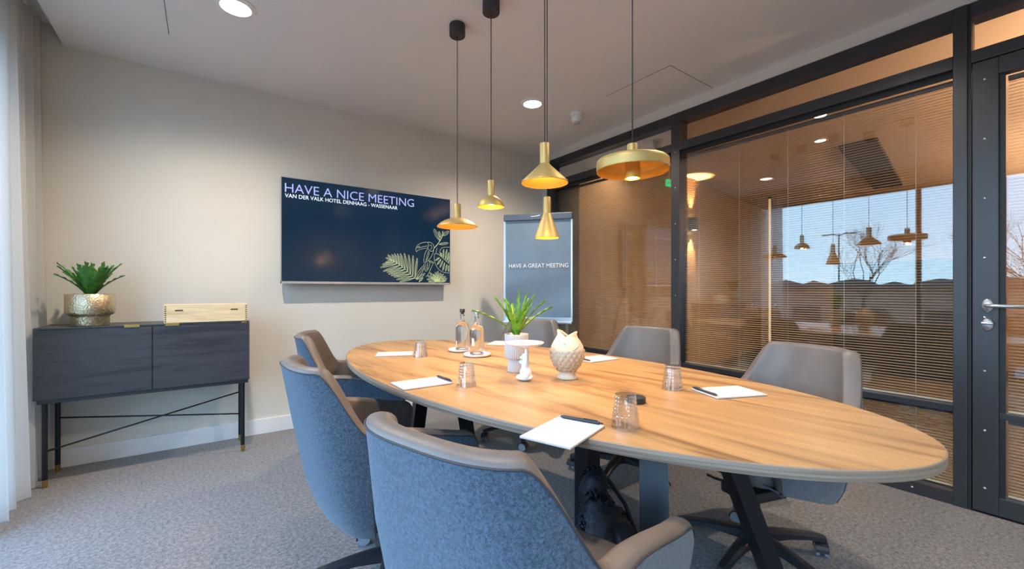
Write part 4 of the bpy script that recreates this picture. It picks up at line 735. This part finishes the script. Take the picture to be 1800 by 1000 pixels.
def chair():
    t = thing('conference_chair', '', 'chair')
    # outer felt shell
    bm = bmesh.new(); NS = 16; rows = []
    for j in range(NS+1):
        s = j/NS; row = []
        for u in US:
            zr = rimz(u); z = zb_ = botz(u); z = zb_ + (zr-zb_)*s; x, y = plan(u, z)
            row.append(bm.verts.new((x, y, z)))
        rows.append(row)
    for A, B in zip(rows, rows[1:]):
        for i in range(len(US)-1): bm.faces.new((A[i], A[i+1], B[i+1], B[i]))
    # underside and low front
    bm.faces.new(rows[0][::-1])
    fl = [bm.verts.new(Vector(rows[j][0].co).lerp(rows[j][-1].co, q)) for j in (0, 1) for q in (0.01, 0.99)]
    bm.faces.new((fl[0], fl[1], fl[3], fl[2]))
    autosmooth(obj('shell', bm, M['felt'], t, recalc=False), 50)
    # leather liner: rolled rim and inner face
    bm = bmesh.new(); rows = []
    K = 8; NI = 12
    for j in range(K+NI+1):
        row = []
        for u in US:
            zr = rimz(u); th = thick(u); 
            if j <= K:
                al = PI*j/K; off = th*(1-math.cos(al))/2; z = zr + 0.016*math.sin(al)*th/0.052
            else:
                s = (j-K)/NI; z = zr + (0.40-zr)*s; off = th + 0.012*math.sin(s*PI)*th/0.052 + 0.008*s
            x, y = plan(u, max(z, 0.30), off); row.append(bm.verts.new((x, y, z)))
        rows.append(row)
    for A, B in zip(rows, rows[1:]):
        for i in range(len(US)-1): bm.faces.new((A[i], A[i+1], B[i+1], B[i]))
    # close the arm fronts: bridge the inner face to the outer shell
    for e in (0, -1):
        u = US[e]; prev = None
        for j in range(NI+1):
            s = j/NI; z = rimz(u) + (0.40-rimz(u))*s; xo, yo = plan(u, z); vi = rows[K+j][e]; vo = bm.verts.new((xo, yo, z))
            if prev: bm.faces.new((prev[0], prev[1], vo, vi))
            prev = (vi, vo)
    autosmooth(obj('liner', bm, M['leather'], t, recalc=False), 60)
    # seam between felt and leather
    bm = bmesh.new(); tube(bm, [(*[c*1.0 for c in plan(u, rimz(u), -0.001)], rimz(u)+0.001) for u in US[1:-1]], 0.0022, 6)
    obj('piping', bm, M['piping'], t, True)
    for s in (-1, 1):
        zs = [botz(0.43)+0.004+(rimz(0.43)-botz(0.43)-0.004)*k/12 for k in range(13)]
        obj('side_seam', TB([(*plan(s*0.43, z, -0.0008), z) for z in zs], 0.0016, 5), M['piping'], t, True)
    x, y = plan(-0.448, ZB+0.05, -0.002)
    obj('tag_label', BX(x-0.008, x+0.008, y-0.0025, y+0.002, ZB+0.03, ZB+0.062), M['frame_dark'], t)
    # seat cushion
    bm = bmesh.new(); rings = []
    for (z, k) in ((0.392, 0.90), (0.397, 0.97), (0.41, 1.0), (0.445, 1.0), (0.462, 0.975), (0.470, 0.90), (0.473, 0.6)):
        ring = []
        for q in range(56):
            a = 2*PI*q/56; c, s_ = math.cos(a), math.sin(a); e = 2/4.2
            ring.append(bm.verts.new((-0.025 + 0.240*k*math.copysign(abs(c)**e, c), 0.216*k*math.copysign(abs(s_)**e, s_), z + (0.008*(1 if c > .3 else 0) if z > .44 else 0))))
        rings.append(ring)
    for A, B in zip(rings, rings[1:]):
        for q in range(56): bm.faces.new((A[q], A[(q+1) % 56], B[(q+1) % 56], B[q]))
    bm.faces.new(rings[0][::-1]); bm.faces.new(rings[-1])
    obj('seat', bm, M['leather'], t, True)
    obj('mechanism', BX(-0.10, 0.11, -0.075, 0.075, 0.268, 0.312, bev=0.012), M['plastic'], t)
    autosmooth(obj('gas_lift', TB([(0, 0, 0.10), (0, 0, 0.19), (0, 0, 0.191), (0, 0, 0.275)], [0.028, 0.027, 0.020, 0.020], 20), M['black'], t))
    autosmooth(obj('hub', LT([(0, 0.065), (0.034, 0.067), (0.044, 0.085), (0.042, 0.125), (0.034, 0.135), (0, 0.135)], 28), M['plastic'], t))
    lever_ = obj('height_lever', TB([(0.03, -0.07, 0.285), (0.05, -0.16, 0.275), (0.05, -0.21, 0.272)], 0.006, 8), M['plastic'], t, True)
    for k in range(5):
        a = 2*PI*k/5 + 0.35; R = Matrix.Rotation(a, 4, 'Z'); bm = bmesh.new(); rr = []
        for (x, w, zt, zb) in ((0.02, 0.030, 0.122, 0.080), (0.07, 0.027, 0.122, 0.082), (0.14, 0.024, 0.116, 0.086), (0.22, 0.021, 0.104, 0.080), (0.285, 0.018, 0.092, 0.066), (0.305, 0.016, 0.086, 0.062)):
            rr.append([bm.verts.new(R @ Vector(p)) for p in ((x, -w, zb), (x, w, zb), (x, w, zt-0.008), (x, w*0.6, zt), (x, -w*0.6, zt), (x, -w, zt-0.008))])
        for A, B in zip(rr, rr[1:]):
            for q in range(6): bm.faces.new((A[q], A[(q+1) % 6], B[(q+1) % 6], B[q]))
        bm.faces.new(rr[0][::-1]); bm.faces.new(rr[-1])
        lg_ = autosmooth(obj('leg', bm, M['plastic'], t), 40)
        C = Matrix.Translation(R @ Vector((0.292, 0, 0))) @ Matrix.Rotation(a+1.1, 4, 'Z')
        bm = bmesh.new()
        for s in (-1, 1): 
            w_ = bmesh.new(); 
            tube(bm, [C @ Vector((0, s*0.009, 0.028)), C @ Vector((0, s*0.022, 0.028))], 0.0275, 18)
        cs = autosmooth(obj('caster_wheel', bm, M['caster'], lg_), 40)
        bm = bmesh.new()
        prev = None
        for q in range(9):
            an = PI*q/8*1.05 - 0.1; rr_ = 0.032
            ring = [bm.verts.new(C @ Vector((rr_*math.cos(an), y_, 0.028 + rr_*math.sin(an)))) for y_ in (-0.024, 0.024)] + [bm.verts.new(C @ Vector(((rr_-0.006)*math.cos(an), y_, 0.028 + (rr_-0.006)*math.sin(an)))) for y_ in (0.024, -0.024)]
            if prev:
                for z_ in range(4): bm.faces.new((prev[z_], prev[(z_+1) % 4], ring[(z_+1) % 4], ring[z_]))
            prev = ring
        tube(bm, [C @ Vector((0, 0, 0.05)), C @ Vector((0, 0, 0.075))], 0.007, 8)
        obj('caster_hood', bm, M['plastic'], lg_)
    return t
c0 = chair()
CH = [
 (0.640, 0.780, 0.28, 0.0, 'blue felt chair nearest the camera, its back to us, bottom centre'),
 (0.600, 1.643, 0.05, 0.5, 'blue felt chair in the middle of the left side, between the other two'),
 (0.790, 2.600, -0.32, 1.0, 'farthest chair on the left side of the table, by the wall screen'),
 (1.880, 0.870, PI-0.29, 0.2, 'taupe leather chair nearest the door, broad back above the table'),
 (2.080, 1.760, PI+0.05, 0.9, 'middle leather chair on the right side, behind the fish vase notepad'),
 (1.980, 2.640, PI+0.62, 0.4, 'chair at the far right of the table, before the flip chart'),
]
for i, (x, y, rz, sp_, lab) in enumerate(CH):
    c = c0 if i == 0 else copy_tree(c0)
    c.location = (x, y, 0); c.rotation_euler = (0, 0, rz); c['label'] = lab; c['category'] = 'chair'; c['group'] = 'conference chairs around the oval table'

# ---------------------------------------------------------------- things on the table
PADS = [
 (0.793, 0.865, 0.34, 'notepad nearest the camera, lying before the nearest felt chair', 'dark pen along the top edge of the nearest notepad'),
 (0.727, 1.656, -0.01, 'notepad before the middle felt chair on the left side', 'dark pen at the end of the notepad before the middle left chair'),
 (0.925, 2.500, -0.42, 'farthest notepad on the left side, beside the farthest glass', None),
 (1.606, 0.838, PI-0.39, 'notepad before the leather chair nearest the door', 'dark pen at the end of the notepad nearest the door'),
 (1.775, 1.672, PI-0.05, 'notepad before the middle leather chair, right of the fish vase', 'dark pen at the end of the notepad right of the fish vase'),
 (1.735, 2.560, PI+0.7, 'farthest notepad on the right side, half hidden by the ribbed pot', None),
]
p0 = thing('notepad', '', 'notepad')
obj('backing', BX(-0.105, 0.105, -0.0745, 0.0745, 0, 0.001), M['slot'], p0)
obj('pages', BX(-0.105, 0.105, -0.0742, 0.0742, 0.001, 0.006, bev=0.0004), M['paper'], p0)
k_ = bmesh.new()
for i in range(9): box(k_, 0.072, 0.0735, -0.028+i*0.0065, -0.0235+i*0.0065, 0.006, 0.0062)
box(k_, 0.082, 0.087, -0.004, 0.004, 0.006, 0.0062)
tag(obj('faint_heading', k_, M['ink'], p0), kind='stuff')
q0 = thing('pen', '', 'pen')
autosmooth(obj('barrel', TB([(0, -0.062, 0), (0, -0.052, 0), (0, 0.045, 0), (0, 0.060, 0)], [0.0022, 0.0048, 0.0048, 0.0040], 12), M['pen'], q0))
obj('clip', BX(-0.0015, 0.0015, 0.012, 0.055, 0.0045, 0.0062), M['pen'], q0)
obj('tip', TB([(0, -0.071, 0), (0, -0.062, 0)], [0.0006, 0.0022], 8), M['silver'], q0, True)
obj('push_button', TB([(0, 0.060, 0), (0, 0.070, 0)], 0.0026, 8), M['pen'], q0, True)
fp = fq = True
for (x, y, rz, l1, l2) in PADS:
    c = p0 if fp else copy_tree(p0); fp = False
    c.location = (x, y, TZ+0.0005); c.rotation_euler = (0, 0, rz); c['label'] = l1; c['category'] = 'notepad'; c['group'] = 'notepads laid out on the table'
    if l2:
        c = q0 if fq else copy_tree(q0); fq = False
        v = Matrix.Rotation(rz, 3, 'Z') @ Vector((0.100, 0, 0)); c.location = (x+v.x, y+v.y, TZ+0.0065+0.0049); c.rotation_euler = (0, 0, rz+PI+0.03); c['label'] = l2; c['category'] = 'pen'; c['group'] = 'pens laid on the notepads'

# upside-down cut-glass tumblers
def tumbler():
    t = thing('tumbler', '', 'glass'); H = 0.092; R0, R1 = 0.0405, 0.0290
    N = 48; prof = []
    K = 34
    def rad(z, a):
        s = z/H; r = R0 + (R1-R0)*s; fl = abs(((a*12/(2*PI)) % 1)-0.5)*2     # 12 facets
        cut = 0.0018*(fl**3)
        if s > 0.36 and s < 0.95:
            g = abs((((s-0.36)/0.59*5) % 1)-0.5)*2; cut += 0.0022*(g**4)
        return r - cut
    bm = bmesh.new(); outer = []
    for j in range(K+1):
        z = H*j/K; outer.append([bm.verts.new((rad(z, 2*PI*k/N)*math.cos(2*PI*k/N), rad(z, 2*PI*k/N)*math.sin(2*PI*k/N), z)) for k in range(N)])
    inner = []
    for j in range(13):
        z = (H-0.012)*j/12; r = R0 + (R1-R0)*z/H - 0.0026 - 0.0012*(j/12); inner.append([bm.verts.new((r*math.cos(2*PI*k/N), r*math.sin(2*PI*k/N), z)) for k in range(N)])
    for S_ in (outer, inner[::-1]):
        for A, B in zip(S_, S_[1:]):
            for k in range(N): bm.faces.new((A[k], A[(k+1) % N], B[(k+1) % N], B[k]))
    for k in range(N): bm.faces.new((inner[0][k], inner[0][(k+1) % N], outer[0][(k+1) % N], outer[0][k]))
    bm.faces.new(outer[-1]); bm.faces.new(inner[-1][::-1])
    obj('glass_body', bm, M['tumbler'], t); return t
g0 = tumbler()
for i, (x, y, lab) in enumerate([
  (0.972, 0.802, 'upturned cut-glass tumbler nearest the camera, before the black puck'),
  (0.862, 1.520, 'upturned cut-glass tumbler beside the second pen on the left side'),
  (1.018, 2.335, 'farthest upturned cut-glass tumbler, beside the farthest left notepad'),
  (1.492, 1.000, 'upturned cut-glass tumbler on the right side, beside the notepad nearest the door')]):
    c = g0 if i == 0 else copy_tree(g0); c.location = (x, y, TZ+0.0006); c.rotation_euler = (0, 0, 0.2+i); c['label'] = lab; c['category'] = 'glass'; c['group'] = 'upturned tumblers'

# water bottles on coasters
def bottle(loc, label, capm, caplabel):
    t = thing('water_bottle', label, 'bottle', loc, 0.3)
    P = [(0, 0.006), (0.030, 0.003), (0.037, 0.0), (0.0415, 0.004), (0.0425, 0.012), (0.0425, 0.140), (0.040, 0.154), (0.032, 0.167), (0.020, 0.177), (0.0145, 0.186), (0.0135, 0.200), (0.0135, 0.222), (0.0155, 0.224), (0.0155, 0.230), (0.0135, 0.232), (0.0135, 0.236)]
    I = [(0.0105, 0.236), (0.0105, 0.19), (0.017, 0.176), (0.030, 0.163), (0.0375, 0.15), (0.0395, 0.138), (0.0395, 0.018), (0.036, 0.014), (0, 0.014)]
    bm = lathe(bmesh.new(), P[:13] + [(0.0150, 0.2255), (0, 0.2255)], 48); obj('bottle_body', bm, M['bottle'], t, True)
    autosmooth(obj('cap', LT([(0, 0.226), (0.0104, 0.226), (0.0104, 0.2365), (0.0160, 0.2365), (0.0165, 0.240), (0.0165, 0.256), (0.0145, 0.259), (0, 0.259)], 28), capm, t))
    return t
def coaster(loc, label):
    t = thing('coaster', label, 'coaster', loc, 0, 'round white coasters')
    obj('dish', LT([(0, 0), (0.066, 0), (0.078, 0.004), (0.083, 0.012), (0.083, 0.016), (0.080, 0.016), (0.075, 0.009), (0.060, 0.007), (0, 0.007)], 56), M['ceramic'], t, True)
    obj('rim', TB([(0.0815*math.cos(a), 0.0815*math.sin(a), 0.0163) for a in [2*PI*k/56 for k in range(57)]], 0.0012, 6, cap=False), M['rim'], t, True)
coaster((1.318, 2.395, TZ+0.0005), 'round white coaster under the black-capped bottle, farther one')
coaster((1.300, 2.165, TZ+0.0005), 'round white coaster under the silver-capped bottle, nearer one')
bottle((1.330, 2.400, TZ+0.009), 'clear glass water bottle with black cap, farther one', M['plastic'], 'black')
bottle((1.300, 2.170, TZ+0.009), 'clear glass water bottle with silver cap, nearer one', M['silver'], 'silver')

# ribbed pot with fern
rp_ = thing('potted_fern', 'light green fern in a ribbed pale pot on the table', 'plant', (1.205, 1.645, TZ+0.0005))
def rib(r, z, a, i): return (r*(1 + (0.022*math.cos(a*34) if 0 < i < 11 else 0)), z)
obj('pot', LT([(0, 0.0), (0.042, 0.0), (0.044, 0.004), (0.0375, 0.056), (0.0375, 0.060), (0.050, 0.063), (0.055, 0.070), (0.055, 0.150), (0.0555, 0.172), (0.0555, 0.1775), (0.0545, 0.179), (0.0515, 0.177), (0.0515, 0.155), (0, 0.152)], 204, fn=rib), M['stone'], rp_, True)
obj('soil', LT([(0, 0.170), (0.03, 0.169), (0.0512, 0.166)], 28), M['soil'], rp_, True)
fern(rp_, 0.165, 15, 0.11, 0.15, 0.22, M['leaf'], 11, 0.0165, 0.010,
     dirs=[(2.55, 0.155, 0.205), (2.1, 0.205, 0.11), (-0.75, 0.195, 0.135), (-0.45, 0.165, 0.170), (0.6, 0.225, 0.03), (1.9, 0.19, 0.07), (-1.2, 0.19, 0.06), (-2.6, 0.15, 0.09), (0.0, 0.22, 0.06), (3.0, 0.19, 0.05), (1.2, 0.18, 0.10), (-0.6, 0.21, 0.08)])

# rabbit cake stand
rb = thing('cake_stand', 'small white cake stand carried by an upright white rabbit', 'cake stand', (1.112, 1.458, TZ+0.0005), -0.9)
blobs('rabbit', [((0, 0, 0.012), (0.034, 0.026, 0.0125), None), ((0.004, 0, 0.034), (0.026, 0.023, 0.030), None), ((-0.022, 0, 0.014), (0.018, 0.013, 0.012), None),
  ((0.006, 0.019, 0.026), (0.017, 0.010, 0.020), None), ((0.006, -0.019, 0.026), (0.017, 0.010, 0.020), None), ((0.026, 0, 0.016), (0.010, 0.010, 0.010), None),
  ((0.002, 0, 0.066), (0.017, 0.018, 0.036), None), ((-0.002, 0, 0.102), (0.013, 0.013, 0.016), None), ((-0.014, 0, 0.098), (0.009, 0.007, 0.007), None),
  ((0.005, 0.007, 0.122), (0.005, 0.004, 0.022), None), ((0.005, -0.007, 0.122), (0.005, 0.004, 0.022), None),
  ((-0.014, 0.011, 0.078), (0.013, 0.005, 0.006), ('Y', 0.5)), ((-0.014, -0.011, 0.078), (0.013, 0.005, 0.006), ('Y', 0.5)),
  ((0.010, 0.013, 0.105), (0.006, 0.005, 0.036), None), ((0.010, -0.013, 0.105), (0.006, 0.005, 0.036), None)], M['ceramic'], rb, 0.0022)
obj('plate', LT([(0, 0.139), (0.020, 0.139), (0.050, 0.147), (0.078, 0.158), (0.0825, 0.163), (0.0815, 0.1645), (0.076, 0.161), (0.05, 0.1575), (0, 0.156)], 64), M['ceramic'], rb, True)
k_ = bmesh.new(); rn = random.Random(2)
for i in range(14):
    a, r = rn.uniform(0, 6.28), rn.uniform(0.008, 0.05); bx_, by_ = r*math.cos(a), r*math.sin(a)
    tube(k_, [(bx_, by_, 0.1582), (bx_+rn.uniform(-.016, .016), by_+rn.uniform(-.016, .016), 0.1586)], 0.0009, 5)
tag(obj('painted_twigs', k_, M['rim'], rb), kind='stuff')

# fish vase
fv = thing('fish_vase', 'cream fish-shaped vase with open mouth upwards and raised scales', 'vase', (1.290, 1.385, TZ+0.0005), -0.95)
FP = [(0, 0), (0.042, 0), (0.044, 0.006), (0.040, 0.014), (0.034, 0.022), (0.036, 0.030), (0.050, 0.046), (0.064, 0.068), (0.0735, 0.095), (0.075, 0.120), (0.069, 0.145), (0.056, 0.166), (0.044, 0.180), (0.038, 0.192), (0.039, 0.204)]
def fr(z): return lerp_tab([(p[1], p[0]) for p in FP[1:]], z)
def fish(r, z, a, i):
    # a=0 / pi are the two lips; the notch lies between them
    k = max(0, (z-0.160)/0.044); lip = abs(math.cos(a))
    z2 = z + k*((0.008 if math.cos(a) < 0 else 0.002)*lip**1.5 - 0.020*(1-lip)**1.1)
    rr = r*(1 - 0.06*abs(math.sin(a))**2) + k*0.006*lip**3 
    if i < 4: rr *= 1+0.03*math.cos(a*18)
    return rr, z2
prof = FP + [(0.0355, 0.2055), (0.0335, 0.201), (0.034, 0.190), (0.040, 0.176), (0.05, 0.160), (0.060, 0.14), (0.062, 0.11), (0.04, 0.05), (0, 0.045)]
obj('body', lathe(bmesh.new(), prof, 72, fn=fish), M['cream'], fv, True)
# raised scales on both flanks, gill line, eye
sc0 = None
for row in range(6):
    z = 0.128 - row*0.0165; R_ = fr(z); n = 18 if row < 4 else 14
    for k in range(n):
        a = 2*PI*(k + 0.5*(row % 2))/n
        if abs(math.cos(a)) > 0.97: continue
        if sc0 is None:
            bm = bmesh.new(); pr = []
            for q in range(9):
                an = PI*q/8; pr.append((0.0105*math.cos(an), -0.0115*math.sin(an)))
            top = [bm.verts.new((0.0036, x_, z_)) for x_, z_ in pr]; ba = [bm.verts.new((-0.002, x_*1.12, z_*1.12)) for x_, z_ in pr]
            cc = bm.verts.new((0.0015, 0, 0.006)); 
            for q in range(8): bm.faces.new((top[q], top[q+1], ba[q+1], ba[q])); bm.faces.new((top[q+1], top[q], cc))
            o = obj('scale', bm, M['cream'], fv, True); sc0 = o.data
        else: o = bpy.data.objects.new('scale', sc0); COL.objects.link(o); o.parent = fv
        rr, z2 = fish(R_, z, a, 9); o.location = (rr*math.cos(a), rr*math.sin(a), z)
        slope = math.atan2(fr(z+0.006)-fr(z-0.006), 0.012); o.rotation_euler = (0, slope, a)
for s in (-1, 1):
    pts = []
    for q in range(17):
        a = s*PI/2 + (q-8)/8*1.05; z = 0.140 - 0.016*math.cos((q-8)/8*PI/2)*1.0 + 0.012*((q-8)/8)**2; rr, z2 = fish(fr(z), z, a, 9); pts.append(((rr+0.0006)*math.cos(a), (rr+0.0006)*math.sin(a), z))
    obj('gill', TB(pts, 0.0026, 7), M['cream'], fv, True)
    z = 0.158; rr, z2 = fish(fr(z), z, s*PI/2+0.08, 9)
    obj('eye', LT([(0, 0.005), (0.0035, 0.004), (0.006, 0.0)], 14), M['cream'], fv, True, loc=(0, s*(rr), z)).rotation_euler = (-s*PI/2+s*0.5, 0, 0)

pk = thing('puck', 'round black cable puck behind the nearest tumbler', 'table puck', (1.212, 0.955, TZ+0.0005))
autosmooth(obj('body', LT([(0, 0), (0.031, 0), (0.033, 0.002), (0.033, 0.018), (0.031, 0.020), (0.018, 0.020), (0.017, 0.0185), (0, 0.0185)], 40), M['plastic'], pk))
obj('ring', TB([(0.0175*math.cos(a), 0.0175*math.sin(a), 0.0202) for a in [2*PI*k/32 for k in range(33)]], 0.0012, 6, cap=False), M['clamp'], pk, True)

# ---------------------------------------------------------------- pendant lamps
def pendant(label, x, y, ztop, stem_r, zsh, prof, rimz_, bulbz, bulbr, seg=64, inner=None):
    t = thing('pendant_lamp', label, 'lamp', (x, y, ZC))
    Z = lambda z: z-ZC
    autosmooth(obj('canopy', LT([(0, -0.002), (0.045, -0.002), (0.046, -0.004), (0.046, -0.066), (0.044, -0.069), (0, -0.069)], 36), M['piping'], t))
    obj('cable', TB([(0, 0, -0.065), (0, 0, Z(ztop)+0.002)], 0.0024, 8), M['piping'], t, True)
    autosmooth(obj('socket', LT([(0, Z(ztop)), (stem_r-0.001, Z(ztop)), (stem_r, Z(ztop)-0.002), (stem_r, Z(zsh)), (0, Z(zsh))], 32), M['gold'], t))
    sh_ = obj('shade', LT([(r, Z(z)) for r, z in prof], seg), M['gold'], t, True)
    obj('shade_lining', LT([(max(r-0.0015, 0.003), Z(z)-0.0014) for r, z in prof], seg), M['gold_in'], sh_, True)
    if inner: autosmooth(obj('inner_tube', LT([(inner[0], Z(inner[1])), (inner[0], Z(inner[2])), (inner[0]-0.003, Z(inner[2])), (inner[0]-0.003, Z(inner[2])+0.01)], 32), M['gold_in'], t))
    obj('bulb', LT([(0, Z(bulbz)-bulbr*0.25), (bulbr*0.7, Z(bulbz)-bulbr*0.18), (bulbr, Z(bulbz))], 24), M['bulb'], t, True)
    light('pendant_light', 'SPOT', (0, 0, Z(bulbz)-0.012), E_PEND, AMBER, (0, 0, 0), 0.012, math.radians(120), 0.7, t)
    light('pendant_glow', 'POINT', (0, 0, Z(bulbz)-0.016), 0.55, AMBER, (0, 0, 0), 0.01, parent=t)
    return t
pendant('gold pendant with wide shallow shade, farthest, before the screen', 1.20, 2.225, 1.632, 0.0205, 1.548,
        [(0.0205, 1.549), (0.045, 1.544), (0.075, 1.533), (0.100, 1.518), (0.116, 1.503), (0.119, 1.498)], 1.498, 1.528, 0.024)
pendant('gold pendant with small domed shade, second from the left', 1.248, 1.935, 1.716, 0.0185, 1.634,
        [(0.0185, 1.635), (0.034, 1.628), (0.052, 1.615), (0.065, 1.598), (0.0715, 1.581), (0.0725, 1.575)], 1.575, 1.592, 0.020)
pendant('gold pendant with narrow tall cone shade, hanging lowest in the middle', 1.37, 1.615, 1.586, 0.0185, 1.506,
        [(0.0185, 1.507), (0.023, 1.496), (0.061, 1.386)], 1.386, 1.42, 0.022)
pendant('gold pendant with wide cone shade, above the narrow cone', 1.16, 1.383, 1.745, 0.0205, 1.658,
        [(0.0205, 1.659), (0.026, 1.652), (0.0975, 1.584), (0.0985, 1.578)], 1.578, 1.635, 0.020)
pendant('gold pendant with flat disc shade and down-turned rim, rightmost', 1.33, 1.064, 1.687, 0.0195, 1.628,
        [(0.0195, 1.629), (0.128, 1.627), (0.134, 1.622), (0.1355, 1.610), (0.1355, 1.584)], 1.584, 1.562, 0.022, inner=(0.029, 1.626, 1.555))

# ---------------------------------------------------------------- ceiling lights and smoke detector
DL = [(0.135, 2.787, 'large round downlight over the sideboard corner, top left', 1.5), (2.212, 2.795, 'round downlight beside the smoke detector', 1.5),
      (2.15, 0.80, 'round downlight over the door side, mirrored in the glass', 0.9), (0.10, 0.75, 'round downlight on the window side above the nearest chair', 0.8),
      (0.10, -1.1, 'round downlight behind the camera on the window side', 0.7), (2.15, -1.1, 'round downlight behind the camera on the door side', 0.7)]
for (x, y, lab, k) in DL:
    t = thing('ceiling_light', lab, 'light', (x, y, ZC), 0, 'room downlights')
    autosmooth(obj('trim_ring', LT([(0.098, -0.0005), (0.098, -0.004), (0.082, -0.012), (0.074, -0.012), (0.074, -0.0005)], 48), M['white'], t))
    obj('glow_face', LT([(0, -0.009), (0.0735, -0.009)], 40), M['led'], t)
    light('downlight_lamp', 'SPOT', (0, 0, -0.016), E_DOWN*k, WARM, (0, 0, 0), 0.03, math.radians(150), 0.85, t)
sd = thing('smoke_detector', 'white smoke detector on the ceiling, right of the downlight', 'smoke detector', (2.66, 2.73, ZC))
autosmooth(obj('base', LT([(0, -0.001), (0.056, -0.001), (0.056, -0.022), (0.052, -0.026), (0, -0.026)], 36), M['white'], sd))
autosmooth(obj('head', LT([(0.047, -0.027), (0.049, -0.040), (0.049, -0.062), (0.043, -0.074), (0.030, -0.080), (0, -0.081)], 36), M['white'], sd))
autosmooth(obj('sensor_ring', LT([(0.026, -0.080), (0.027, -0.092), (0.020, -0.096), (0, -0.096)], 30), M['stone'], sd))
